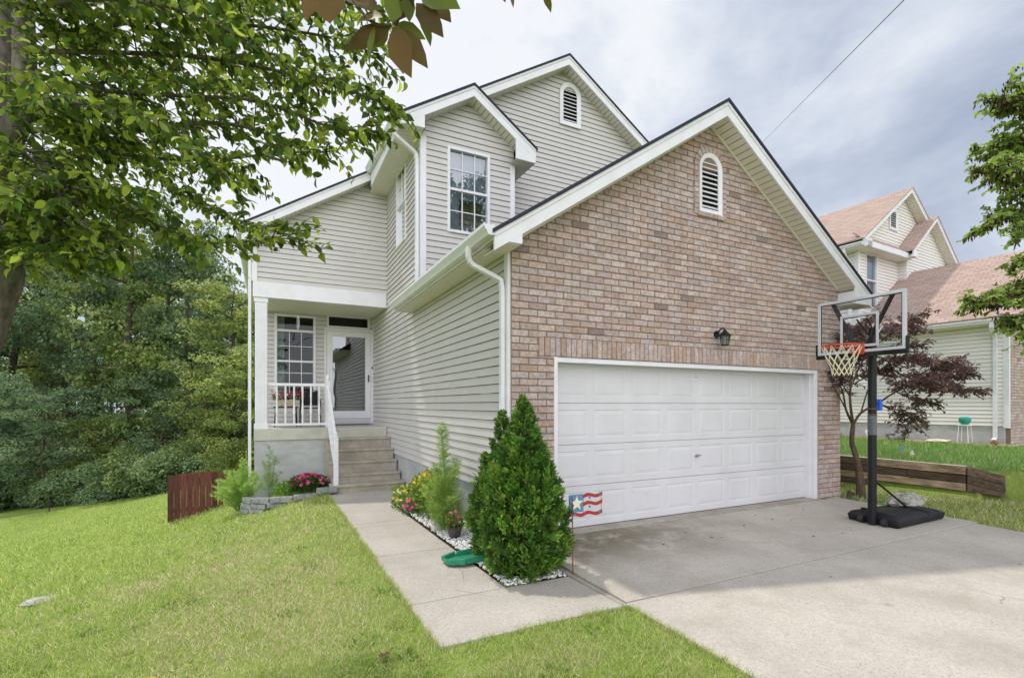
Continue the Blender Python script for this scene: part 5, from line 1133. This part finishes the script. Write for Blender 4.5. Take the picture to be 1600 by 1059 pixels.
# ---- redbud-like tree coming in from the right edge
t = empty('seed_pod_tree', (10.4,1.9,-.1), 'green tree with dark seed pods reaching in from the right edge', 'tree')
g = M(); base = np.array((10.3,1.75,-.1)); top = np.array((10.15,1.95,3.4)); g.tube(bez([base, base+(.05,.05,1.6), top, top+(0,.1,1.8)], 12), list(np.linspace(.13,.05,13)), 10)
lv, tw = [], []
LB = [[(1700,300,6.8),(1640,250,6.7),(1580,190,6.6),(1538,150,6.5)], [(1700,330,6.8),(1630,290,6.6),(1560,270,6.5),(1510,262,6.4)], [(1700,380,6.9),(1640,350,6.7),(1580,330,6.6),(1520,350,6.5)],
      [(1700,250,6.8),(1650,190,6.6),(1600,150,6.5),(1565,150,6.5)], [(1700,460,6.8),(1640,430,6.7),(1600,440,6.6),(1548,470,6.5),(1502,466,6.4)], [(1700,480,6.8),(1650,480,6.6),(1600,500,6.5),(1560,500,6.4)],
      [(1700,400,7.2),(1630,400,7.1),(1590,400,7.0),(1570,412,7.0)], [(1700,280,7.3),(1620,240,7.2),(1550,232,7.1),(1520,228,7.0)], [(1700,340,6.2),(1650,320,6.1),(1600,350,6.0)], [(1720,200,6.8),(1680,140,6.6),(1620,120,6.5)], [(1700,470,7.2),(1650,500,7.1),(1605,530,7.0)],
      [(1700,300,6.4),(1620,270,6.3),(1570,300,6.3)], [(1700,400,6.4),(1650,450,6.3),(1590,470,6.3)]]
for q in LB:
    q = [(a_+26, b_, c_) for a_, b_, c_ in q]
    pts = bez([top if rr.random() < .5 else top-(0,0,.8)]+[at(*k) for k in q], 20); g.tube(pts, list(np.linspace(.025,.006,len(pts))), 6)
    grow_leaves(pts, .030, rr, lv, tw, L0=.6, start=.32)
    lv += leafline(pts[-8:], rr, .04)
twig_mesh(g, tw, 3); obj('trunk', g, 'bark_brown', t)
P_ = np.array([q[0] for q in lv]); D_ = np.array([q[1] for q in lv]); n = len(P_); print('right leaves', n)
scatter('crown', *DLEAF, P_, D_, norm(rng.normal(0,.5,(n,3))+(0,0,1)), rng.uniform(.05,.085,n)[:,None]*np.array((1.25,1,1)), palette(n,[(.20,.32,.06),(.26,.38,.08),(.15,.26,.055)],.2), 'leaf', t)
s = rng.random(n) < .16; q = P_[s]; k = len(q); rep = 4; q = np.repeat(q, rep, 0)+rng.normal(0,.025,(k*rep,3)); pn = len(q)
scatter('seed_pods', *SLEAF, q, norm(rng.normal(0,.25,(pn,3))+(0,0,-1)), rvec(pn), rng.uniform(.06,.10,pn)[:,None]*np.array((.7,1,1)), palette(pn,[(.06,.03,.03),(.10,.05,.04)],.3), 'leaf_far', t)
# ---- purple-leaved little tree by the garage corner
t = empty('purple_leaf_tree', tuple(at(1345,784,8.7)), 'small purple leaved tree between the garage corner and the hoop', 'tree')
g = M(); D0 = 8.7
def A(x, y, d=D0): return at(x, y, d)
g.tube(bez([A(1346,792),A(1344,750),A(1338,715),A(1330,690),A(1333,664)], 16), [.085,.08,.06,.055,.05,.047,.045,.043,.042,.04,.04,.038,.037,.036,.035,.035,.034], 10) if False else None
tp = bez([A(1346,792),A(1344,750),A(1338,715),A(1331,690),A(1333,664)], 16); g.tube(tp, list(np.interp(np.linspace(0,1,len(tp)), [0,.25,.5,1], [.085,.065,.045,.035])), 10)
g.tube([A(1326,782),A(1328,768),A(1335,772)], [.05,.045,.03], 8)
tw = []
limbs = [[(1333,664),(1322,640),(1316,610),(1300,580),(1285,560)],[(1333,664),(1328,620),(1332,580),(1330,540),(1335,510)],[(1333,664),(1345,645),(1372,630),(1400,612),(1440,600),(1490,610),(1540,612)],[(1322,640),(1300,600),(1275,570)],
         [(1345,645),(1360,600),(1385,570),(1420,560),(1455,570)],[(1332,600),(1350,560),(1380,530),(1410,510),(1440,520)],[(1372,630),(1400,640),(1420,650),(1432,662)],[(1385,570),(1420,590),(1470,590),(1510,590)],[(1328,620),(1312,590),(1300,545)],[(1350,560),(1345,520),(1360,500)],[(1400,612),(1430,625),(1460,632)],[(1333,600),(1365,585),(1400,590)],[(1400,612),(1430,590),(1470,570),(1500,580)],[(1372,630),(1410,650),(1425,675)],[(1300,580),(1280,590),(1268,600)],[(1380,530),(1420,500),(1450,490)],[(1330,560),(1310,530),(1290,520)],[(1385,570),(1410,545),(1440,540)]]
lv, tw = [], []
for i, L_ in enumerate(limbs):
    ds = [D0+(q*rr.uniform(-.26,.26)) for q in range(len(L_))]; ds[0] = D0
    pts = bez([A(x,y,d) for (x,y),d in zip(L_, ds)], 18); r = .024 if i < 3 else .013; g.tube(pts, list(np.linspace(r,.004,len(pts))), 6)
    grow_leaves(pts, .036, rr, lv, tw, L0=.42, start=.30, droop=.10, up=.25, sp=.024)
    lv += leafline(pts[-6:], rr, .03)
twig_mesh(g, tw, 3); obj('trunk', g, 'bark_brown', t)
P_ = np.array([q[0] for q in lv]); D_ = np.array([q[1] for q in lv]); n = len(P_); print('purple leaves', n)
cc = palette(n,[(.11,.06,.065),(.15,.08,.075),(.20,.13,.13),(.09,.06,.065),(.21,.13,.09)],.3); gsel = (P_[:,2] < 1.75) & (rng.random(n) < .25); cc[gsel] = palette(gsel.sum(),[(.07,.12,.04)],.2)
scatter('crown', *SLEAF, P_, D_, norm(rng.normal(0,.6,(n,3))+(0,0,1)), rng.uniform(.05,.085,n)[:,None]*np.array((1.15,1,1)), cc, 'leaf', t)
# ---- background trees
def far_tree(seed, h, R, nleaf, cols, leaf=.2, low=.2, flat=.5, limbs=18, tr=.33):
    r_ = random.Random(seed); g_ = np.random.default_rng(seed); m = M()
    pts = [np.array((0,0,-1.5))]; x = y = 0
    for i in range(9): x += r_.uniform(-.25,.25)*h/18; y += r_.uniform(-.25,.25)*h/18; pts.append(np.array((x,y,h*(i+.3)/9)))
    m.tube(pts, list(np.linspace(tr,.03,len(pts))), 9); cent = []
    for i in range(limbs):
        f = low+(.97-low)*(i+r_.random()*.6)/limbs; j = min(int(f*9),8); p = pts[j]+(pts[j+1]-pts[j])*(f*9-j)
        a = i*2.4+r_.uniform(-.5,.5); L = R*(math.sin(math.pi*min(1,(f-low*.6)/(1.06-low*.6)))**.6)*r_.uniform(.65,1.1); el = r_.uniform(.05,.55)+.3*f
        e = p+np.array((math.cos(a)*math.cos(el), math.sin(a)*math.cos(el), math.sin(el)))*L; mid = (p+e)/2+np.array((0,0,-.06*L)); lp = bez([p,mid,e], 6)
        m.tube(lp, list(np.linspace(tr*.35*(1-f*.6),.015,len(lp))), 5)
        for k in range(4):
            q = lp[2+k] if 2+k < len(lp) else e; ee = q+np.array((r_.uniform(-1,1), r_.uniform(-1,1), r_.uniform(-.25,.6)))*L*.36; m.tube([q,(q+ee)/2,ee],[.025,.018,.008],4); cent += [(ee, r_.uniform(.55,1.1)*R/4.2), ((q+ee)/2, r_.uniform(.4,.8)*R/4.2)]
        cent.append((e, r_.uniform(.6,1.1)*R/4.2))
    C_ = np.array([c for c, _ in cent]); S_ = np.array([s for _, s in cent]); ci = g_.integers(0, len(C_), nleaf); base = np.array(cols)[g_.integers(0,len(cols),len(C_))]*(1+g_.normal(0,.16,(len(C_),1)))
    off = norm(g_.normal(size=(nleaf,3)))*g_.uniform(.35,1,(nleaf,1))**.5; off[:,2] *= flat; p = C_[ci]+off*S_[ci][:,None]
    d = norm(off*(1,1,.3)+g_.normal(0,.5,(nleaf,3))+(0,0,-.2)); up = norm(g_.normal(0,.5,(nleaf,3))+(0,0,1)+off*.5); cc = np.clip(base[ci]*(1+g_.normal(0,.2,(nleaf,1))),.003,1)
    me = scatter('crown', *DLEAF, p, d, up, g_.uniform(.6,1.25,nleaf)*leaf, cc, 'leaf_far', mesh_only=True)
    mt_ = bpy.data.meshes.new('trunk'); mt_.from_pydata([tuple(v) for v in m.v], [], m.f); mt_.materials.append(MATS['bark_dark']); mt_.update()
    return mt_, me
G1 = [(.14,.21,.075),(.19,.26,.09),(.10,.165,.07),(.26,.33,.10)]; G2 = [(.24,.31,.085),(.30,.36,.10),(.19,.26,.08)]; G3 = [(.15,.23,.12),(.21,.29,.14),(.11,.18,.09)]
VAR = {'dark': far_tree(1, 15, 4.2, 17000, G1, .20, .16), 'blue': far_tree(2, 13, 4.4, 16000, G3, .19, .12), 'light': far_tree(3, 14, 4.0, 15000, G2, .20, .2), 'young': far_tree(4, 7.5, 2.8, 11000, G2, .14, .08, .4, 16, .10), 'layer': far_tree(5, 8, 3.4, 12000, G3, .15, .06, .32, 18, .12), 'tallthin': far_tree(6, 17, 3.6, 15000, G1, .20, .3, .45)}
trees = [ # px, distance, kind, scale, turn, label
 (205,29,'dark',1.0,0,'tall dark tree with a straight trunk rising from the middle of the wood'),(110,31,'blue',1.08,1,'bluish green tree in the wood behind the low spreading branches'),(20,33,'dark',1.1,2,'dark tall tree at the far left of the wood'),
 (300,31,'blue',1.0,3,'dense dark tree right of the straight trunked one in the wood'),(368,27,'light',.78,4,'light green tree growing close to the porch corner'),(270,38,'tallthin',1.0,5,'tall thin tree rising behind the middle of the wood'),
 (150,40,'light',1.15,1,'light green crown standing behind the wood edge on the left'),(60,42,'tallthin',1.1,2.2,'thin tall crown behind the far left trees'),(215,44,'light',1.1,.7,'pale crown behind the straight trunked tree'),
 (395,36,'dark',.75,1.4,'dark crown showing beside the porch downspout'),(330,42,'dark',.92,2.9,'dark crown above the fence in the back row'),(-60,30,'blue',1.05,3.3,'bluish tree cut by the left edge of the photo'),
 (-40,40,'light',1.1,4.4,'pale back row crown at the left edge'),(440,46,'blue',.8,.3,'crown hidden mostly by the porch, farthest right in the wood'),
 (60,24.5,'layer',.82,0,'low tree with flat layered branches over the lawn at left'),(-10,25.5,'layer',.9,2,'layered low tree at the left edge of the lawn'),(140,26,'young',.6,1,'small green tree below the bluish tree at the lawn edge'),
 (330,25.5,'young',.78,4,'young bright green tree behind the left part of the fence'),(385,23.5,'young',.85,2.6,'young yellow green tree right beside the porch corner'),(250,27,'layer',.75,5,'dark low layered tree at the wood edge behind the shrubs'),(180,50,'layer',1.6,1,'broad low crown filling the back of the wood behind its middle'),(40,50,'layer',1.7,3,'broad low crown filling the back of the wood at far left'),(310,50,'layer',1.6,4.4,'broad low crown filling the back of the wood above the fence'),(110,55,'layer',1.9,2,'broad hazy crown between the far left back trees'),(245,56,'light',1.2,5.2,'pale crown deepest in the wood, left of the fence'),(380,54,'layer',1.5,.5,'broad low crown seen just beside the porch post')]
for i, (px, d, kind, sc, rz, lab) in enumerate(trees):
    p = at(px, 700, d); p[2] = float(ground(p[0], p[1])); t = empty('woodland_tree', tuple(p), lab, 'tree', 'trees at the edge of the wood', rz*1.3); t.scale = (sc, sc, sc*(1.28 if d > 28 and px < 345 else 1.))
    for nm, me in zip(('trunk','crown'), VAR[kind]): o = bpy.data.objects.new(nm, me); C.objects.link(o); o.parent = t
# the street tree whose image darkens the lower panes of the upstairs window
t = empty('street_tree', (10.2,-7.6,-.25), 'tree across the driveway, seen only as a dark reflection in the lower upstairs window panes', 'tree'); t.scale = (.95,.95,1.02)
for nm, me in zip(('trunk','crown'), VAR['dark']): o = bpy.data.objects.new(nm, me); C.objects.link(o); o.parent = t
def bush_mesh(seed, R, h, n, cols, leaf):
    g_ = np.random.default_rng(seed); k = 26; C_ = np.stack([g_.normal(0,R*.45,k), g_.normal(0,R*.4,k), g_.uniform(.1,.8,k)*h],1); ci = g_.integers(0,k,n); off = norm(g_.normal(size=(n,3)))*g_.uniform(.3,1,(n,1))**.5; off[:,2] *= .7
    p = C_[ci]+off*R*.38; base = np.array(cols)[g_.integers(0,len(cols),k)]*(1+g_.normal(0,.15,(k,1)))
    return scatter('foliage', *DLEAF, p, norm(off+g_.normal(0,.5,(n,3))), norm(g_.normal(0,.5,(n,3))+(0,0,1)+off), g_.uniform(.6,1.2,n)*leaf, np.clip(base[ci]*(1+g_.normal(0,.18,(n,1))),.003,1), 'leaf_far', mesh_only=True)
BM = [bush_mesh(31, 2.2, 2.6, 9000, G1, .13), bush_mesh(32, 2.0, 2.2, 8000, G3, .13), bush_mesh(33, 1.8, 2.4, 7000, G2, .12)]
bush = [(225,24.3,0,1.0,'dark rounded bush at the lawn edge below the straight trunked tree'),(180,24.8,1,.9,'bluish bush at the lawn edge, next left of the dark rounded one'),(275,23.8,1,.95,'bluish bush just left of the fence top'),(320,24.5,0,.95,'dark bush directly behind the left end of the fence'),(130,25.5,0,.8,'dark bush in the shade under the small green tree'),(80,26.5,0,.9,'dark bush under the layered tree'),(20,27.5,1,1.0,'bush under the trees at far left'),(365,23,2,.8,'yellow green bush behind the feathery plant'),(-30,27,0,1.0,'dark bush cut by the left edge'),(235,28,0,1.5,'large dark thicket between the trunks in mid wood'),(320,30,0,1.6,'large dark thicket behind the fence'),(150,30,0,1.6,'large dark thicket behind the lawn edge at left'),(60,31,0,1.6,'large dark thicket at far left between trunks'),(390,30,0,1.5,'dark thicket hidden mostly by the porch'),(-20,33,0,1.7,'large dark thicket cut by the left edge'),(200,36,0,2.2,'deep dark thicket farthest back in mid wood'),(100,37,0,2.2,'deep dark thicket farthest back at left'),(300,36,0,2.2,'deep dark thicket farthest back at right'),(0,38,0,2.3,'deep dark thicket farthest back at the left edge')]
for i, (px, d, k, sc, lab) in enumerate(bush):
    p = at(px, 700, d); p[2] = float(ground(p[0], p[1]))-.1; t = empty('woodland_bush', tuple(p), lab, 'bush', 'bushes along the wood edge', i*1.7); t.scale = (sc, sc, sc)
    o = bpy.data.objects.new('foliage', BM[k]); C.objects.link(o); o.parent = t
# ================================================================ grass
def vnoise(x, y, s, seed):
    g_ = np.random.default_rng(seed).random((256,256)); X = x*s+100; Y = y*s+100; xi = np.floor(X).astype(int); yi = np.floor(Y).astype(int); fx = X-xi; fy = Y-yi; fx = fx*fx*(3-2*fx); fy = fy*fy*(3-2*fy)
    q = lambda a, b: g_[a % 256, b % 256]
    return (q(xi,yi)*(1-fx)+q(xi+1,yi)*fx)*(1-fy)+(q(xi,yi+1)*(1-fx)+q(xi+1,yi+1)*fx)*fy
def grass(name, label, n, r0, r1, a0, a1, mask, hgt, cols, straw, px_k=1.):
    r = np.exp(rng.uniform(math.log(r0), math.log(r1), n)); a = rng.uniform(a0, a1, n); x = r*np.sin(a); y = r*np.cos(a)
    k = mask(x, y); x, y, r = x[k], y[k], r[k]; n = len(x); z = ground(x, y)-.005
    v = .5*vnoise(x,y,1.1,3)+.3*vnoise(x,y,3.5,4)+.2*vnoise(x,y,9,5); v2 = vnoise(x,y,.45,8)*.6+vnoise(x,y,2.2,9)*.4
    keep = rng.random(n) < np.clip(.35+1.3*v,0,1); x, y, z, r, v, v2 = (q[keep] for q in (x,y,z,r,v,v2)); n = len(x)
    d = norm(np.stack([rng.normal(0,.55,n), rng.normal(0,.55,n), np.ones(n)],1)); az = rng.uniform(0,6.283,n); up = np.stack([np.cos(az),np.sin(az),np.zeros(n)],1)
    h = hgt*rng.uniform(.5,1.35,n)*(.65+.7*v)*np.clip(r/6,.85,1.6); w = np.clip(.0045*r/4,.0035,.014)
    c = palette(n, cols, .16); st = rng.random(n) < np.clip(straw(x,y,v2),0,.9); c[st] = palette(st.sum(), [(.66,.60,.40),(.56,.52,.33),(.44,.36,.22)], .15)
    BL_ = ([(-.5,0,0),(.5,0,0),(.35,.55,.10),(-.35,.55,.10),(0,1,.34)], [(0,1,2,3),(3,2,4)])
    tag(scatter(name, *BL_, np.stack([x,y,z],1), d, up, np.stack([w,h,h],1), c, 'grass_blade'), label, 'grass', kind='stuff'); print(name, n)
def inside(x, y):
    house_ = ((x > XL-.7) & (x < XR+.02) & (y > 3.99)) | ((x > -.3) & (y > 11.9) & (x < XR)); walk = (x > 1.02) & (x < 1.95) & (y > 3.17) & (y < 10.3); front = (x > 1.02) & (x < 2.7) & (y > 3.17) & (y < 4.1)
    dr = (x > 2.665) & (y < 5.3) & (x < 8.82-np.clip(3.24-y,0,10)*.067+np.where(y > 3.24,.13,0)); bed = (x > -.25) & (x < 1.15) & (y > 10.25); return house_ | walk | front | dr | bed
GC = [(.29,.41,.09),(.38,.49,.13),(.20,.31,.06),(.49,.55,.21)]
edge = lambda x, y: np.exp(-((x-.2)/1.3)**2)
grass('lawn_grass', 'short mown lawn grass with straw patches left of the walkway and in front', 520000, 1.6, 30, math.radians(-42), math.radians(66), lambda x, y: (~inside(x,y)) & (x < 2.66), .045, GC, lambda x, y, v: .14+.50*sst(.44,.68,v)*sst(11,6,y)+.16*edge(x,y)-.12*sst(3.,-1.5,x)*sst(6,12,y))
def edging():
    n = 9000; P0 = []
    segs = [((1.025,3.18),(1.025,10.1)),((1.03,3.17),(2.64,3.17)),((2.65,3.17),(2.65,-.5)),((-.3,10.1),(1.0,10.0))]
    L = np.array([math.dist(a,b) for a,b in segs]); k = rng.choice(len(segs), n, p=L/L.sum()); t_ = rng.random(n); A_ = np.array([s_[0] for s_ in segs]); B_ = np.array([s_[1] for s_ in segs]); q = A_[k]+(B_[k]-A_[k])*t_[:,None]
    nn = np.array([(1,0),(0,1),(1,0),(0,1)])[k]; d2 = (vnoise(q[:,0]*7,q[:,1]*7,1.,21)); keep = rng.random(n) < np.clip(d2*1.5,0,1); q = q[keep]; nn = nn[keep]; n = len(q); q = q+nn*rng.normal(-.008,.012,(n,1))
    d = norm(np.stack([nn[:,0]*rng.uniform(-.2,1.,n)+rng.normal(0,.35,n), nn[:,1]*rng.uniform(-.2,1.,n)+rng.normal(0,.35,n), np.ones(n)],1)); h = rng.uniform(.025,.075,n)
    BL_ = ([(-.5,0,0),(.5,0,0),(.35,.55,.10),(-.35,.55,.10),(0,1,.34)], [(0,1,2,3),(3,2,4)])
    tag(scatter('edge_grass', *BL_, np.stack([q[:,0],q[:,1],ground(q[:,0],q[:,1])],1), d, rvec(n), np.stack([np.full(n,.004),h,h],1), palette(n, GC+[(.45,.40,.22)], .16), 'grass_blade'), 'longer untrimmed grass along the walkway and driveway edges', 'grass', kind='stuff')
    c = 260; r = np.exp(rng.uniform(math.log(2.2), math.log(11), c)); a = rng.uniform(math.radians(-40), math.radians(45), c); x = r*np.sin(a); y = r*np.cos(a); k = (~inside(x,y)) & (x < 2.6); x, y = x[k], y[k]; c = len(x)
    m_ = 26; xx = np.repeat(x,m_)+rng.normal(0,.050,c*m_); yy = np.repeat(y,m_)+rng.normal(0,.050,c*m_); n = c*m_; out_ = norm(np.stack([xx-np.repeat(x,m_), yy-np.repeat(y,m_), np.full(n,.035)],1)); h = rng.uniform(.02,.055,n)
    cc = np.repeat(palette(c,[(.14,.27,.04),(.20,.36,.05),(.33,.42,.10)],.15),m_,0)*(1+rng.normal(0,.15,(n,1)))
    k = ~inside(xx,yy); tag(scatter('lawn_weeds', *DLEAF, np.stack([xx,yy,ground(xx,yy)],1)[k], out_[k], rvec(n)[k], (np.stack([np.full(n,.018),h,h],1))[k], np.clip(cc,.01,1)[k], 'grass_blade'), 'broader leaved weeds and coarse tufts dotted through the lawn', 'weeds', kind='stuff')
edging()
grass('side_lawn_grass', 'lawn grass between the driveway and the timber wall', 60000, 7.5, 14, math.radians(50), math.radians(88), lambda x, y: (~inside(x,y)) & (x > 8.7) & ((x < 10.98+np.clip(4.15-y,0,9)*1.35) | (y < 3.8)), .05, [(.26,.37,.08),(.34,.43,.12),(.19,.28,.06)], lambda x, y, v: .35+.4*sst(.4,.7,v))
grass('neighbour_lawn_grass', 'thick green lawn above the timber wall', 90000, 10, 24, math.radians(50), math.radians(86), lambda x, y: (x > 11.17+np.clip(4.15-y,0,.5)*1.35) & (x < 18.0), .085, [(.16,.29,.08),(.21,.35,.10),(.12,.23,.06)], lambda x, y, v: .04+.06*v)
# ================================================================ small debris
def dryleaf(x, y, z, s, lab, mt_='dead_leaf', grp=None):
    m = M(); n = 7; a0 = random.uniform(0,6); vs = [(0,0,s*.25)]
    for i in range(n*2): a = a0+math.pi*i/n; r = s*(1 if i % 2 == 0 else .55)*random.uniform(.8,1.15); vs.append((r*math.cos(a), r*.7*math.sin(a), s*random.uniform(0,.45)))
    m.add(vs, [(0,i+1,(i+1)%(2*n)+1) for i in range(2*n)]); o = obj('dry_leaf', m, mt_); o.location = (x,y,z); tag(o, lab, 'leaf', grp)
p = at(600,1027,3.2); dryleaf(p[0],p[1],float(ground(p[0],p[1]))+.03,.055,'large curled brown leaf on the lawn beside the front of the walkway')
p = at(656,1050,3.1); dryleaf(p[0],p[1],float(ground(p[0],p[1]))+.03,.03,'smaller brown leaf on the lawn below the walkway corner')
p = at(235,1050,3.3); dryleaf(p[0],p[1],float(ground(p[0],p[1]))+.03,.035,'yellow leaf on the lawn at the bottom left', 'dead_leaf_yellow')
lp = [(1037,851),(1112,840),(1127,840),(1163,822),(1236,814),(1255,797),(1207,812),(1271,838),(1316,833),(1298,899),(1594,879),(1330,828),(1070,833),(1180,806)]
for i, (px, py) in enumerate(lp):
    d = (HC+.07)*765/(py-632); p = at(px, py, d); dryleaf(p[0],p[1],float(drive_z(p[1]))+.002,random.uniform(.014,.028),'small dry leaf lying on the concrete driveway', grp='dry leaves on the driveway')
# bare stump patch on the lawn
p = at(72,930,6.2); zz = float(ground(p[0],p[1])); o = obj('bare_patch', lump(p[0],p[1],zz-.012,.24,.14,.018,77), 'rock'); tag(o, 'small bare patch of pale dirt and grit in the lawn at left', 'bare patch')
g = M(); pts = [(9.13+.02*math.sin(i),5.0-.05*i*0+.03*math.sin(i*1.3),-.085) for i in range(2)]
g.tube(bez([(9.15,5.1,-.08),(9.3,4.75,-.075),(9.5,4.55,-.07),(9.75,4.6,-.07)], 12), .009, 6); tag(obj('garden_hose', g, 'hose'), 'bit of green hose at the foot of the purple tree', 'hose')
# ================================================================ light, sky
SD = norm(np.array((-.22,.46,1.0))); elev = math.asin(SD[2]); azim = math.atan2(SD[0], SD[1])
sl = bpy.data.lights.new('sun', 'SUN'); sl.energy = 2.4; sl.angle = math.radians(1.6); sl.color = (1,.955,.88); so = bpy.data.objects.new('sun', sl); C.objects.link(so)
so.rotation_euler = Vector(tuple(SD)).to_track_quat('Z','Y').to_euler(); so.location = (0,0,20)
W = bpy.data.worlds.new('World'); bpy.context.scene.world = W; W.use_nodes = True; n = W.node_tree.nodes; l = W.node_tree.links
bg = n['Background']; bg.inputs[1].default_value = 1.
sk = n.new('ShaderNodeTexSky'); sk.sky_type = 'NISHITA'; sk.sun_disc = False; sk.sun_elevation = elev; sk.sun_rotation = azim
ms = node(n, 'ShaderNodeMix', data_type='RGBA', blend_type='MULTIPLY'); ms.inputs[0].default_value = 1; ms.inputs[7].default_value = (.12,.12,.12,1); l.new(sk.outputs[0], ms.inputs[6])
tc = n.new('ShaderNodeTexCoord'); mp = n.new('ShaderNodeMapping'); mp.inputs['Scale'].default_value = (1,1,1.6); l.new(tc.outputs['Generated'], mp.inputs[0])
nz = node(n, 'ShaderNodeTexNoise', Scale=2.3, Detail=9., Roughness=.58, Distortion=.25); l.new(mp.outputs[0], nz.inputs['Vector'])
def dotn(v, a, b):
    q = node(n, 'ShaderNodeVectorMath', operation='DOT_PRODUCT'); l.new(tc.outputs['Generated'], q.inputs[0]); q.inputs[1].default_value = v
    m_ = n.new('ShaderNodeMapRange'); m_.inputs[1].default_value = a; m_.inputs[2].default_value = b; l.new(q.outputs['Value'], m_.inputs[0]); return m_.outputs[0]
def math_(op, a, b):
    q = node(n, 'ShaderNodeMath', operation=op)
    for i, v in enumerate((a, b)):
        if isinstance(v, (int, float)): q.inputs[i].default_value = v
        else: l.new(v, q.inputs[i])
    return q.outputs[0]
left = tuple(norm(np.array((.25,.98,.62)))) ; glow = dotn(left, .66, .97)
f = math_('ADD', math_('ADD', math_('MULTIPLY', nz.outputs[0], 1.7), -.40), math_('MULTIPLY', glow, .42))
r = ramp(n, [(.28, (.40,.46,.59)), (.50, (.55,.61,.73)), (.66, (.72,.77,.86)), (.84, (.93,.95,.98))]); l.new(f, r.inputs[0])
mx = node(n, 'ShaderNodeMix', data_type='RGBA'); mx.inputs[0].default_value = .9; l.new(ms.outputs[2], mx.inputs[6]); l.new(r.outputs[0], mx.inputs[7])
back = dotn((-.35,-.93,.12), .15, 1.0)      # unseen bright patch of sky, added behind the viewer as fill light
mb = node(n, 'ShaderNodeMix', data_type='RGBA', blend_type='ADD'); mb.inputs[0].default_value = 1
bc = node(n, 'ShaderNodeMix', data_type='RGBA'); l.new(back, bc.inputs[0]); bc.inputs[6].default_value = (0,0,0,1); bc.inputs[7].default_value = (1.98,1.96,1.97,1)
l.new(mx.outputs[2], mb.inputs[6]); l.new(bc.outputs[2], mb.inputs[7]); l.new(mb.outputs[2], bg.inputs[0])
sc_ = bpy.context.scene; sc_.view_settings.view_transform = 'Standard'; sc_.view_settings.look = 'None'; sc_.view_settings.exposure = .06; sc_.view_settings.gamma = 1
sc_.cycles.max_bounces = 8; sc_.cycles.transparent_max_bounces = 12
